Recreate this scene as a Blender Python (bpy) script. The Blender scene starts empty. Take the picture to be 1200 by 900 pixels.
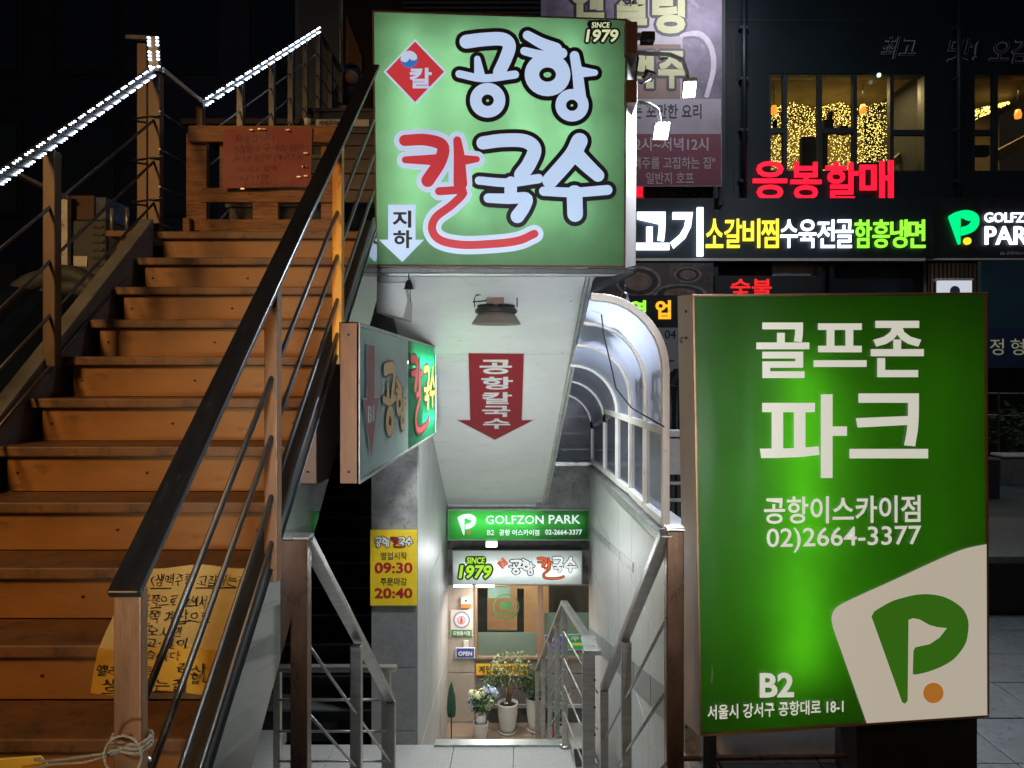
import bpy, bmesh, math, random
from mathutils import Vector, Matrix
random.seed(7)
SC = bpy.context.scene
COL = SC.collection
R = math.radians

# ------------------------------------------------------------------ camera
F, VX, VY, EYE = 880.0, 617.0, 440.0, 1.6
cam_d = bpy.data.cameras.new('camera')
cam_d.sensor_width = 36
cam_d.lens = F / 1200 * 36
cam_d.shift_x = -(VX - 600) / 1200
cam_d.shift_y = (VY - 450) / 1200
cam_d.clip_start = .05
cam_d.clip_end = 400
cam = bpy.data.objects.new('camera', cam_d)
cam.location = (0, 0, EYE)
cam.rotation_euler = (R(90), 0, 0)
COL.objects.link(cam)
SC.camera = cam

# ------------------------------------------------------------------ world, night sky
w = bpy.data.worlds.new('World')
SC.world = w
w.use_nodes = True
wn = w.node_tree
bg = wn.nodes['Background']
sky = wn.nodes.new('ShaderNodeTexSky')
sky.sky_type = 'NISHITA'
sky.sun_disc = False
sky.sun_elevation = R(-3)
sky.sun_rotation = R(200)
wn.links.new(sky.outputs[0], bg.inputs[0])
bg.inputs[1].default_value = .15
SC.view_settings.view_transform = 'Standard'
SC.view_settings.look = 'None'
SC.view_settings.exposure = 0
SC.cycles.use_denoising = True
SC.cycles.max_bounces = 6
SC.cycles.sample_clamp_indirect = 4

# ------------------------------------------------------------------ lamps
def area(name, loc, target, size, power, color, size_y=None, spread=180):
    d = bpy.data.lights.new(name, 'AREA')
    d.energy = power; d.color = color; d.size = size
    if size_y: d.shape = 'RECTANGLE'; d.size_y = size_y
    d.spread = R(spread)
    o = bpy.data.objects.new(name, d)
    o.location = loc
    o.rotation_euler = (Vector(target) - Vector(loc)).to_track_quat('-Z', 'Y').to_euler()
    COL.objects.link(o)
    return o
# sodium street lamp over the pavement, behind and to the left of the viewer
area('street_lamp_light', (-4.0, -2.8, 4.4), (-2.0, 3.4, 1.9), 1.2, 32, (1, .54, .19), spread=66)
# cool white area light over the plaza on the right
area('plaza_light', (5.5, 4.5, 6.5), (4.5, 9.5, 0), .6, 70, (.72, .84, 1))
# cool white fill added behind the viewer to brighten the soffit
area('soffit_fill_light', (.15, -3.2, 1.0), (-.30, 6.4, 1.6), .9, 9, (.90, .97, 1), .5, spread=23)

# ------------------------------------------------------------------ coordinates
def W(px, py, Y):
    return Vector(((px - VX) / F * Y, Y, EYE + (VY - py) / F * Y))
def yz(py, Y): return EYE + (VY - py) / F * Y
def xx(px, Y): return (px - VX) / F * Y

# ------------------------------------------------------------------ materials
def nt(name):
    m = bpy.data.materials.new(name)
    m.use_nodes = True
    return m, m.node_tree, m.node_tree.nodes['Principled BSDF']
def pm(name, rgb, rough=.55, metal=0, var=.22, scale=5, bump=.08, bscale=70, spec=.5, stretch=None, rust=None, rust_amt=.5):
    m, t, b = nt(name)
    N, L = t.nodes, t.links
    tc = N.new('ShaderNodeTexCoord')
    vec = tc.outputs['Object']
    if stretch:
        mp = N.new('ShaderNodeMapping'); mp.inputs['Scale'].default_value = stretch
        L.new(vec, mp.inputs[0]); vec = mp.outputs[0]
    n1 = N.new('ShaderNodeTexNoise'); n1.inputs['Scale'].default_value = scale; n1.inputs['Detail'].default_value = 8
    n1.inputs['Roughness'].default_value = .65
    L.new(vec, n1.inputs['Vector'])
    mx = N.new('ShaderNodeMix'); mx.data_type = 'RGBA'
    mx.inputs[6].default_value = (*[c * (1 - var) for c in rgb], 1)
    mx.inputs[7].default_value = (*[min(1, c * (1 + var)) for c in rgb], 1)
    L.new(n1.outputs[0], mx.inputs[0])
    rp = N.new('ShaderNodeMapRange'); rp.inputs[1].default_value = .3; rp.inputs[2].default_value = .7
    L.new(n1.outputs[0], rp.inputs[0]); L.new(rp.outputs[0], mx.inputs[0])
    col = mx.outputs[2]
    if rust:
        n3 = N.new('ShaderNodeTexNoise'); n3.inputs['Scale'].default_value = scale * 2.3; n3.inputs['Detail'].default_value = 10
        n3.inputs['Roughness'].default_value = .7
        L.new(vec, n3.inputs['Vector'])
        r3 = N.new('ShaderNodeMapRange'); r3.inputs[1].default_value = 1 - rust_amt - .03; r3.inputs[2].default_value = 1 - rust_amt + .1
        L.new(n3.outputs[0], r3.inputs[0])
        m3 = N.new('ShaderNodeMix'); m3.data_type = 'RGBA'; m3.inputs[7].default_value = (*rust, 1)
        L.new(r3.outputs[0], m3.inputs[0]); L.new(col, m3.inputs[6]); col = m3.outputs[2]
    L.new(col, b.inputs['Base Color'])
    b.inputs['Metallic'].default_value = metal
    b.inputs['Specular IOR Level'].default_value = spec
    rr = N.new('ShaderNodeMapRange'); rr.inputs[3].default_value = max(0, rough - .1); rr.inputs[4].default_value = min(1, rough + .12)
    L.new(n1.outputs[0], rr.inputs[0]); L.new(rr.outputs[0], b.inputs['Roughness'])
    if bump:
        n2 = N.new('ShaderNodeTexNoise'); n2.inputs['Scale'].default_value = bscale; n2.inputs['Detail'].default_value = 4
        L.new(vec, n2.inputs['Vector'])
        bp = N.new('ShaderNodeBump'); bp.inputs['Strength'].default_value = bump; bp.inputs['Distance'].default_value = .01
        L.new(n2.outputs[0], bp.inputs['Height']); L.new(bp.outputs[0], b.inputs['Normal'])
    return m
def em(name, rgb, s=1.0, base=None, rough=.4):
    m, t, b = nt(name)
    b.inputs['Base Color'].default_value = (*(base or [c * .6 for c in rgb]), 1)
    b.inputs['Emission Color'].default_value = (*rgb, 1)
    b.inputs['Emission Strength'].default_value = s
    b.inputs['Roughness'].default_value = rough
    return m
def flat(name, rgb, rough=.5, metal=0):
    return pm(name, rgb, rough, metal, var=.08, scale=20, bump=.02)
def translucent(name, rgb, front=None, gloss=.06, rough=.25, dirt=.12, mixf=.7):
    """plastic sheet lit from behind: translucent + a little diffuse + gloss"""
    m, t, b = nt(name)
    N, L = t.nodes, t.links
    N.remove(b)
    tr = N.new('ShaderNodeBsdfTranslucent'); df = N.new('ShaderNodeBsdfDiffuse'); gl = N.new('ShaderNodeBsdfGlossy')
    tc = N.new('ShaderNodeTexCoord'); n1 = N.new('ShaderNodeTexNoise'); n1.inputs['Scale'].default_value = 3.5; n1.inputs['Detail'].default_value = 9
    L.new(tc.outputs['Object'], n1.inputs['Vector'])
    mx = N.new('ShaderNodeMix'); mx.data_type = 'RGBA'
    mx.inputs[6].default_value = (*[c * (1 - dirt) for c in rgb], 1); mx.inputs[7].default_value = (*rgb, 1)
    rp = N.new('ShaderNodeMapRange'); rp.inputs[1].default_value = .35; rp.inputs[2].default_value = .6
    L.new(n1.outputs[0], rp.inputs[0]); L.new(rp.outputs[0], mx.inputs[0])
    L.new(mx.outputs[2], tr.inputs[0])
    df.inputs[0].default_value = (*(front or rgb), 1)
    gl.inputs[0].default_value = (1, 1, 1, 1); gl.inputs['Roughness'].default_value = rough
    n2 = N.new('ShaderNodeTexNoise'); n2.inputs['Scale'].default_value = 2.2; n2.inputs['Detail'].default_value = 2
    mpn = N.new('ShaderNodeMapping'); mpn.inputs['Scale'].default_value = (1.6, 1.6, .5); L.new(tc.outputs['Object'], mpn.inputs[0]); L.new(mpn.outputs[0], n2.inputs['Vector'])
    bp = N.new('ShaderNodeBump'); bp.inputs['Strength'].default_value = .5; bp.inputs['Distance'].default_value = .03
    L.new(n2.outputs[0], bp.inputs['Height']); L.new(bp.outputs[0], gl.inputs['Normal']); L.new(bp.outputs[0], df.inputs['Normal'])
    m1 = N.new('ShaderNodeMixShader'); m1.inputs[0].default_value = mixf
    m2 = N.new('ShaderNodeMixShader'); m2.inputs[0].default_value = gloss
    L.new(df.outputs[0], m1.inputs[1]); L.new(tr.outputs[0], m1.inputs[2])
    L.new(m1.outputs[0], m2.inputs[1]); L.new(gl.outputs[0], m2.inputs[2])
    L.new(m2.outputs[0], N['Material Output'].inputs[0])
    return m
def glassy(name, rgb, clear=.85, rough=.05, milky=None):
    m, t, b = nt(name)
    N, L = t.nodes, t.links
    N.remove(b)
    tp = N.new('ShaderNodeBsdfTransparent'); tp.inputs[0].default_value = (*rgb, 1)
    gl = N.new('ShaderNodeBsdfGlossy'); gl.inputs['Roughness'].default_value = rough
    lw = N.new('ShaderNodeLayerWeight'); lw.inputs[0].default_value = .5
    pw = N.new('ShaderNodeMath'); pw.operation = 'POWER'; pw.inputs[1].default_value = 3.5; L.new(lw.outputs['Facing'], pw.inputs[0])
    fr = N.new('ShaderNodeMath'); fr.operation = 'MULTIPLY_ADD'; fr.inputs[1].default_value = .6; fr.inputs[2].default_value = .04; L.new(pw.outputs[0], fr.inputs[0])
    base = tp.outputs[0]
    if milky:
        tr = N.new('ShaderNodeBsdfTranslucent'); tr.inputs[0].default_value = (*milky, 1)
        df = N.new('ShaderNodeBsdfDiffuse'); df.inputs[0].default_value = (*milky, 1)
        tc = N.new('ShaderNodeTexCoord'); n1 = N.new('ShaderNodeTexNoise'); n1.inputs['Scale'].default_value = 4; n1.inputs['Detail'].default_value = 7
        L.new(tc.outputs['Object'], n1.inputs['Vector'])
        a = N.new('ShaderNodeMixShader'); a.inputs[0].default_value = .55
        L.new(df.outputs[0], a.inputs[1]); L.new(tr.outputs[0], a.inputs[2])
        rp = N.new('ShaderNodeMapRange'); rp.inputs[3].default_value = 1 - clear - .14; rp.inputs[4].default_value = min(1, 1 - clear + .14)
        L.new(n1.outputs[0], rp.inputs[0])
        c = N.new('ShaderNodeMixShader'); L.new(rp.outputs[0], c.inputs[0])
        L.new(tp.outputs[0], c.inputs[1]); L.new(a.outputs[0], c.inputs[2]); base = c.outputs[0]
    m2 = N.new('ShaderNodeMixShader'); L.new(fr.outputs[0], m2.inputs[0])
    L.new(base, m2.inputs[1]); L.new(gl.outputs[0], m2.inputs[2])
    L.new(m2.outputs[0], N['Material Output'].inputs[0])
    return m

M = {}
M['stair_paint'] = pm('rusty_orange_paint', (.33, .15, .038), .5, 0, .14, 3, .1, 60, stretch=(1, 3, 3), rust=(.20, .085, .022), rust_amt=.38)
M['tread_paint'] = pm('worn_tread_paint', (.21, .105, .045), .55, 0, .3, 6, .15, 50, rust=(.10, .06, .035), rust_amt=.45)
M['dark_steel'] = pm('dark_stainless', (.13, .13, .13), .36, .85, .25, 4, .05, 90, stretch=(8, 1, 1))
M['brown_post'] = pm('bronzed_post_steel', (.13, .065, .038), .28, .6, .35, 5, .06, 80, stretch=(3, 3, 1), rust=(.10, .04, .02), rust_amt=.42)
M['steel'] = pm('brushed_stainless', (.48, .47, .45), .33, .85, .2, 6, .05, 120, stretch=(1, 1, 6), rust=(.22, .17, .13), rust_amt=.38)
M['galv'] = pm('galvanised_plate', (.42, .44, .43), .42, .75, .22, 7, .06, 60, rust=(.2, .19, .17), rust_amt=.4)
M['near_post'] = pm('worn_bronze_post', (.21, .095, .035), .42, .15, .3, 6, .08, 60, stretch=(3, 3, .6), rust=(.17, .07, .035), rust_amt=.42)
M['left_post'] = pm('dark_bronze_post', (.10, .07, .052), .45, .4, .3, 5, .06, 80, stretch=(3, 3, 1))
M['stringer'] = pm('polished_stringer', (.36, .37, .37), -.02, .95, .05, 3, 0)
M['left_stringer'] = pm('grey_painted_stringer', (.17, .18, .175), .5, .1, .25, 5, .06, 60, rust=(.09, .07, .05), rust_amt=.42)
M['rail_top'] = pm('black_worn_rail', (.06, .06, .062), .33, .8, .3, 5, .06, 90, stretch=(6, 1, 1), rust=(.14, .15, .15), rust_amt=.38)
M['orange_post'] = pm('lit_orange_paint', (.85, .36, .02), .45, 0, .2, 8, .12, 40, stretch=(2, 2, .6), rust=(.35, .12, .02), rust_amt=.42)  # orange post, its colour brightened for the strong orange light on it
M['granite'] = pm('grey_granite', (.44, .44, .435), .6, 0, .18, 60, .08, 200, rust=(.30, .30, .30), rust_amt=.44)
M['dark_granite'] = pm('dark_granite', (.10, .105, .11), .5, 0, .3, 30, .08, 160, rust=(.16, .165, .17), rust_amt=.42)
M['column_tile'] = pm('smooth_grey_tile', (.21, .215, .22), .42, 0, .15, 18, .05, 140, rust=(.17, .175, .18), rust_amt=.44)
M['side_tile'] = pm('pale_side_tile', (.46, .48, .475), .5, 0, .12, 5, .05, 90, stretch=(1, 1, .3), rust=(.36, .38, .37), rust_amt=.42)
M['right_tile'] = pm('pale_wall_tile', (.52, .53, .53), .45, 0, .08, 4, .04, 90, rust=(.43, .44, .44), rust_amt=.42)
M['right_band'] = pm('grey_wall_band', (.30, .31, .32), .35, 0, .1, 10, .03, 90)
M['concrete'] = pm('stained_concrete', (.26, .26, .255), .8, 0, .35, 6, .25, 50, rust=(.15, .15, .15), rust_amt=.45)
M['soffit'] = pm('white_soffit_panel', (.80, .81, .79), .55, 0, .05, 2.2, .03, 30, stretch=(1, 3, 1), rust=(.68, .69, .64), rust_amt=.40)
M['soffit_trim'] = pm('weathered_white_trim', (.5, .51, .48), .6, 0, .2, 12, .1, 60, rust=(.22, .2, .17), rust_amt=.42)
M['white_metal'] = pm('white_powder_coat', (.72, .72, .70), .4, 0, .08, 8, .03, 60, rust=(.5, .48, .44), rust_amt=.38)
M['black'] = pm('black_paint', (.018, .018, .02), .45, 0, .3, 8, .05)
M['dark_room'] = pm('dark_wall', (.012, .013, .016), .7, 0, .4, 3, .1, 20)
M['wood'] = pm('orange_brown_wood', (.30, .145, .06), .7, 0, .4, 5, .25, 40, stretch=(.6, 6, 6), rust=(.14, .06, .02), rust_amt=.46)
M['brownbox'] = pm('brown_metal_box', (.14, .07, .05), .5, .2, .2, 6)
M['pav'] = pm('street_slab', (.12, .13, .13), .55, 0, .2, 12, .12, 90, rust=(.07, .075, .075), rust_amt=.46)
M['pav_dark'] = pm('dark_paving', (.10, .115, .12), .5, 0, .3, 1.4, .12, 50)
M['pot'] = pm('white_glazed_pot', (.75, .74, .70), .25, 0, .05, 5, .01, 60)
M['soil'] = pm('potting_soil', (.06, .04, .028), .9, 0, .4, 60, .6, 120)
M['bark'] = pm('pale_bark', (.26, .19, .13), .8, 0, .3, 20, .3, 90)
def leafmat(name, a, b_):
    m = pm(name, a, .5, 0, .5, 9, 0, 20, rust=b_, rust_amt=.5)
    return m
M['leaf'] = leafmat('variegated_leaf', (.09, .15, .06), (.33, .36, .22))
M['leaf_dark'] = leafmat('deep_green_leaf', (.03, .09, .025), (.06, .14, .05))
M['petal_blue'] = pm('pale_blue_petal', (.52, .63, .85), .6, 0, .25, 20, 0)
M['petal_cream'] = pm('cream_petal', (.72, .78, .50), .6, 0, .2, 20, 0)
M['paper_yellow'] = pm('yellow_paper', (.72, .40, .03), .6, 0, .22, 2.5, .25, 9)
M['paper_pale'] = pm('faded_yellow_paper', (.70, .53, .19), .6, 0, .2, 2.5, .25, 9)
M['paper_red'] = pm('red_paper', (.25, .028, .028), .55, 0, .1, 5, .1, 12)
M['ink'] = flat('black_marker', (.02, .012, .01))
M['rope'] = pm('pale_rope', (.30, .24, .15), .8, 0, .2, 60, .4, 300)
M['facade'] = pm('dark_blue_cladding', (.006, .014, .018), .4, 0, .3, .5, .05, 8)
M['facade_low'] = pm('dark_shopfront', (.014, .022, .032), .4, 0, .4, .8, .05, 8)
M['lamp_white'] = em('led_white', (.93, .97, 1), 14)
M['led_blue'] = em('led_cool', (.66, .80, 1), 7)
M['wire'] = flat('black_cable', (.012, .012, .012))
M['skin'] = pm('skin', (.42, .24, .16), .5, 0, .08, 12, .02)
M['navy_cloth'] = pm('dark_jacket_cloth', (.03, .035, .05), .85, 0, .2, 20, .2, 90)
M['grey_cloth'] = pm('grey_trouser_cloth', (.14, .14, .15), .85, 0, .2, 20, .2, 90)

# ------------------------------------------------------------------ object helpers
ORG = {}
def tag(o, label=None, cat=None, group=None, kind=None):
    if label: o['label'] = label
    if cat: o['category'] = cat
    if group: o['group'] = group
    if kind: o['kind'] = kind
    return o
def empty(name, loc, label, cat, group=None):
    o = bpy.data.objects.new(name, None)
    o.location = loc
    o.empty_display_size = .1
    COL.objects.link(o)
    ORG[o] = Vector(loc)
    return tag(o, label, cat, group)
def quadperp(d):
    d = d.normalized()
    up = Vector((0, 0, 1)) if abs(d.z) < .95 else Vector((0, 1, 0))
    s = d.cross(up).normalized()
    return s, s.cross(d).normalized()
class MB:
    def __init__(s): s.v = []; s.f = []; s.sm = []
    def add(s, vs, fs, smooth=False):
        n = len(s.v); s.v += [Vector(p) for p in vs]
        for f in fs: s.f.append([i + n for i in f]); s.sm.append(smooth)
        return s
    def box(s, x0, x1, y0, y1, z0, z1):
        return s.hexa([(x0, y0, z0), (x1, y0, z0), (x1, y1, z0), (x0, y1, z0)], [(x0, y0, z1), (x1, y0, z1), (x1, y1, z1), (x0, y1, z1)])
    def hexa(s, a, b):
        return s.add(list(a) + list(b), [(3, 2, 1, 0), (4, 5, 6, 7), (0, 1, 5, 4), (1, 2, 6, 5), (2, 3, 7, 6), (3, 0, 4, 7)])
    def pbox(s, x0, y0, x1, y1, Y, d):           # box whose front face is seen at those picture coordinates
        return s.box(xx(x0, Y), xx(x1, Y), Y, Y + d, yz(y1, Y), yz(y0, Y))
    def beam(s, p, q, wd, h, side=None):
        p, q = Vector(p), Vector(q)
        a, b = quadperp(q - p)
        if side is not None:
            a = Vector(side); b = a.cross((q - p).normalized()).normalized()
        a, b = a * wd / 2, b * h / 2
        return s.hexa([p - a - b, p + a - b, p + a + b, p - a + b], [q - a - b, q + a - b, q + a + b, q - a + b])
    def vpost(s, x, y, z0, z1, wx, wy): return s.box(x - wx / 2, x + wx / 2, y - wy / 2, y + wy / 2, z0, z1)
    def tube(s, pts, r, n=8, caps=True, smooth=True):
        pts = [Vector(p) for p in pts]
        rs = r if isinstance(r, (list, tuple)) else [r] * len(pts)
        base = len(s.v)
        a, b = quadperp(pts[1] - pts[0])
        for i, p in enumerate(pts):
            d = (pts[min(i + 1, len(pts) - 1)] - pts[max(i - 1, 0)]).normalized()
            a = (a - d * a.dot(d)).normalized(); b = d.cross(a)
            for k in range(n):
                t = 2 * math.pi * k / n
                s.v.append(p + (a * math.cos(t) + b * math.sin(t)) * rs[i])
        for i in range(len(pts) - 1):
            for k in range(n):
                s.f.append([base + i * n + k, base + i * n + (k + 1) % n, base + (i + 1) * n + (k + 1) % n, base + (i + 1) * n + k]); s.sm.append(smooth)
        if caps:
            s.f.append([base + k for k in range(n)][::-1]); s.sm.append(False)
            s.f.append([base + (len(pts) - 1) * n + k for k in range(n)]); s.sm.append(False)
        return s
    def lathe(s, c, prof, n=20, smooth=True):
        base = len(s.v); c = Vector(c)
        for r, z in prof:
            for k in range(n):
                t = 2 * math.pi * k / n
                s.v.append(c + Vector((r * math.cos(t), r * math.sin(t), z)))
        for i in range(len(prof) - 1):
            for k in range(n):
                s.f.append([base + i * n + k, base + i * n + (k + 1) % n, base + (i + 1) * n + (k + 1) % n, base + (i + 1) * n + k]); s.sm.append(smooth)
        return s
    def blob(s, c, r, n=6, sc=(1, 1, 1), jit=0):
        c = Vector(c); base = len(s.v)
        m = n
        for i in range(m + 1):
            ph = math.pi * i / m
            for k in range(2 * n):
                t = math.pi * k / n
                j = 1 + random.uniform(-jit, jit)
                s.v.append(c + Vector((r * sc[0] * math.sin(ph) * math.cos(t) * j, r * sc[1] * math.sin(ph) * math.sin(t) * j, r * sc[2] * math.cos(ph) * j)))
        for i in range(m):
            for k in range(2 * n):
                a = base + i * 2 * n + k; b = base + i * 2 * n + (k + 1) % (2 * n)
                s.f.append([a, a + 2 * n, b + 2 * n, b]); s.sm.append(True)
        return s
    def prism(s, poly, ex):
        n = len(poly); ex = Vector(ex)
        a = [Vector(p) for p in poly]; b = [p + ex for p in a]
        fs = [list(range(n))[::-1], [n + i for i in range(n)]] + [(i, (i + 1) % n, n + (i + 1) % n, n + i) for i in range(n)]
        return s.add(a + b, fs)
    def build(s, name, mat, parent=None, bevel=0, label=None, cat=None, group=None, kind=None, origin=None):
        if parent is not None: o0 = ORG[parent]
        elif origin is not None: o0 = Vector(origin)
        else:
            xs = [v.x for v in s.v]; ys = [v.y for v in s.v]; zs = [v.z for v in s.v]
            o0 = Vector(((min(xs) + max(xs)) / 2, (min(ys) + max(ys)) / 2, min(zs)))
        me = bpy.data.meshes.new(name)
        me.from_pydata([v - o0 for v in s.v], [], s.f)
        me.polygons.foreach_set('use_smooth', s.sm)
        bm = bmesh.new(); bm.from_mesh(me)
        bmesh.ops.recalc_face_normals(bm, faces=bm.faces)
        bm.to_mesh(me); bm.free()
        me.materials.append(mat if not isinstance(mat, str) else M[mat])
        o = bpy.data.objects.new(name, me)
        COL.objects.link(o)
        if parent is not None: o.parent = parent
        else: o.location = o0
        ORG[o] = o0
        if bevel:
            md = o.modifiers.new('bevel', 'BEVEL'); md.width = bevel; md.segments = 2; md.limit_method = 'ANGLE'; md.angle_limit = R(50)
        return tag(o, label, cat, group, kind)
def dup(o, parent=None, off=(0, 0, 0)):
    c = o.copy(); COL.objects.link(c)
    c.parent = parent
    c.location = o.location + Vector(off)
    ORG[c] = ORG.get(o, Vector((0, 0, 0))) + (Vector(off))
    return c
def dup_tree(o, off, label=None):
    c = dup(o, None, off)
    if label: c['label'] = label
    for ch in [x for x in bpy.data.objects if x.parent == o]:
        k = ch.copy(); COL.objects.link(k); k.parent = c
        for g in [x for x in bpy.data.objects if x.parent == ch]:
            h = g.copy(); COL.objects.link(h); h.parent = k
    return c

# ------------------------------------------------------------------ sign planes and lettering
def plane_map(a, b, c):
    a, b, c = Vector(a), Vector(b), Vector(c)
    n = (b - a).cross(c - a).normalized()
    eye = Vector((0, 0, EYE))
    if n.dot(eye - a) < 0: n = -n
    def f(px, py, off=0):
        d = W(px, py, 1.0) - eye
        t = (a - eye).dot(n) / d.dot(n)
        return eye + d * t + n * off
    f.n = n
    return f
_tc = {}
def text_geo(s, bold=0, res=3):
    k = (s, bold, res)
    if k in _tc: return _tc[k]
    c = bpy.data.curves.new('t', 'FONT'); c.body = s; c.offset = bold; c.resolution_u = res; c.extrude = .02
    o = bpy.data.objects.new('t', c); COL.objects.link(o)
    dg = bpy.context.evaluated_depsgraph_get()
    me = bpy.data.meshes.new_from_object(o.evaluated_get(dg))
    vs = [tuple(v.co) for v in me.vertices]; fs = [list(p.vertices) for p in me.polygons]
    bpy.data.objects.remove(o); bpy.data.curves.remove(c); bpy.data.meshes.remove(me)
    x0 = min(v[0] for v in vs); x1 = max(v[0] for v in vs); y0 = min(v[1] for v in vs); y1 = max(v[1] for v in vs)
    vs = [((v[0] - x0) / (x1 - x0), (v[1] - y0) / (y1 - y0), v[2] / .04 + .5) for v in vs]
    _tc[k] = (vs, fs)
    return _tc[k]
def text_mb(mb, s, box, mp, bold=0, off=.002, depth=.002, slant=0, rise=0, flipx=False):
    """box = x0,y0,x1,y1 in the plane's coordinates (y down); rise tilts the baseline"""
    x0, y0, x1, y1 = box
    vs, fs = text_geo(s, bold)
    out = []
    for u, v, t in vs:
        uu = 1 - u if flipx else u
        px = x0 + (x1 - x0) * uu + slant * v * (y1 - y0); py = y1 + (y0 - y1) * v - rise * (px - x0)
        out.append(mp(px, py, off + t * depth))
    mb.add(out, fs)
    return mb
def outline_mb(mb, s, box, mp, g, bold=0, off=.002, **k):
    for i in range(12):
        a = 2 * math.pi * i / 12
        dx, dy = g * math.cos(a), g * math.sin(a)
        text_mb(mb, s, (box[0] + dx, box[1] + dy, box[2] + dx, box[3] + dy), mp, bold, off + i * .00004, .0003, **k)
    return mb
def wob(mp, a):
    return lambda x, y, o=0: mp(x + a * math.sin(x * .33 + y * .31) + a * .5 * math.sin(x * .21 - y * .5), y + a * math.cos(x * .37 - y * .23) + a * .8 * math.sin(x * .13 + 1.7), o)
def lettering(s, box, mp, mat, parent, bold=0, off=.002, depth=.002, name='lettering', **k):
    return text_mb(MB(), s, box, mp, bold, off, depth, **k).build(name, mat, parent)

def smooth_path(p, sub=6):
    if len(p) < 3: return [Vector((a[0], a[1])) for a in p]
    q = [Vector(a) for a in p]; q = [q[0] * 2 - q[1]] + q + [q[-1] * 2 - q[-2]]
    out = []
    for i in range(1, len(q) - 2):
        for k in range(sub):
            t = k / sub
            out.append(.5 * ((2 * q[i]) + (-q[i - 1] + q[i + 1]) * t + (2 * q[i - 1] - 5 * q[i] + 4 * q[i + 1] - q[i + 2]) * t * t + (-q[i - 1] + 3 * q[i] - 3 * q[i + 1] + q[i + 2]) * t ** 3))
    out.append(q[-2])
    return out
def brush(mb, strokes, tf, sw, mp, grow=0, off=.002, step=.00012):
    """round brush strokes: (points, width or [w0, w1]); tf maps stroke units to the plane; sw scales widths"""
    for i, (pts, wd) in enumerate(strokes):
        o = off + i * step
        if isinstance(pts, tuple) and pts[0] == 'o':
            _, cx, cy, rx, ry = pts
            ow = wd / 2 + grow / sw
            N = 28; ring = []
            for k in range(N):
                t = 2 * math.pi * k / N
                ring.append((cx + (rx + ow) * math.cos(t), cy + (ry + ow) * math.sin(t)))
            hole = []
            for k in range(N):
                t = 2 * math.pi * k / N
                hole.append((cx + max(rx - ow, 0) * math.cos(t), cy + max(ry - ow, 0) * math.sin(t)))
            V = [mp(*tf(*p), o) for p in ring + hole]
            mb.add(V, [(k, (k + 1) % N, N + (k + 1) % N, N + k) for k in range(N)])
            continue
        path = smooth_path(pts)
        n = len(path)
        ws = wd if isinstance(wd, (list, tuple)) else (wd, wd)
        L, Rr = [], []
        for k, p in enumerate(path):
            d = (path[min(k + 1, n - 1)] - path[max(k - 1, 0)]).normalized()
            nn = Vector((-d.y, d.x)); h = (ws[0] + (ws[-1] - ws[0]) * k / max(1, n - 1)) / 2 + grow / sw
            L.append(p + nn * h); Rr.append(p - nn * h)
        V = [mp(*tf(*p), o) for p in L + Rr]
        mb.add(V, [(k, k + 1, n + k + 1, n + k) for k in range(n - 1)])
        for e, (p, h) in enumerate(((path[0], ws[0] / 2 + grow / sw), (path[-1], ws[-1] / 2 + grow / sw))):
            d = (path[1] - path[0]).normalized() if e == 0 else (path[-2] - path[-1]).normalized()
            a0 = math.atan2(-d.y, -d.x)
            c = [p + Vector((math.cos(a0 + (j / 8 - .5) * math.pi), math.sin(a0 + (j / 8 - .5) * math.pi))) * h for j in range(9)]
            mb.add([mp(*tf(*q), o) for q in c], [list(range(9))])
    return mb
SYL = {
 'gong': ((300, 95, 520, 380), [([(345, 135), (400, 128), (460, 127), (482, 148), (470, 190), (450, 232)], (44, 40)), ([(380, 190), (387, 240)], (20, 34)), ([(322, 238), (400, 252), (500, 240)], (24, 26)), (('o', 413, 322, 38, 37), 37)]),
 'hang': ((512, 90, 770, 395), [([(540, 115), (585, 140), (630, 158)], (30, 40)), ([(530, 165), (590, 178), (650, 172)], (26, 34)), (('o', 604, 240, 50, 46), 46), ([(690, 180), (700, 240), (708, 312)], (30, 38)), ([(712, 232), (755, 234)], (34, 20)), (('o', 682, 338, 36, 35), 34)]),
 'kal': ((110, 415, 585, 812), [([(148, 450), (215, 448), (268, 466), (262, 515), (222, 578)], (36, 42)), ([(150, 512), (250, 512)], (22, 36)), ([(316, 450), (322, 500), (326, 588)], (26, 44)), ([(330, 513), (378, 510)], (34, 20)), ([(258, 612), (335, 612), (300, 655), (248, 695), (236, 735), (262, 768), (330, 783), (430, 780), (510, 770), (562, 748)], (26, 26))]),
 'guk': ((355, 418, 600, 718), [([(398, 458), (460, 450), (530, 452), (562, 478), (545, 525), (520, 560)], (42, 46)), ([(385, 578), (480, 585), (575, 572)], (26, 30)), ([(487, 585), (486, 625)], 40), ([(415, 634), (480, 636), (535, 634), (530, 660), (508, 692)], (30, 44))]),
 'su': ((570, 420, 808, 720), [([(706, 452), (680, 500), (612, 578)], (52, 50)), ([(690, 490), (730, 530), (765, 562)], (50, 40)), ([(592, 612), (690, 616), (795, 608)], (30, 32)), ([(690, 618), (692, 685)], (50, 50))]),
}
def syl(mb, k, box, mp, grow=0, off=.002):
    b, st = SYL[k]
    sx = (box[2] - box[0]) / (b[2] - b[0]); sy = (box[3] - box[1]) / (b[3] - b[1])
    tf = lambda x, y: (box[0] + (x - b[0]) * sx, box[1] + (y - b[1]) * sy)
    return brush(mb, st, tf, math.sqrt(abs(sx * sy)), mp, grow, off)
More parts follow.
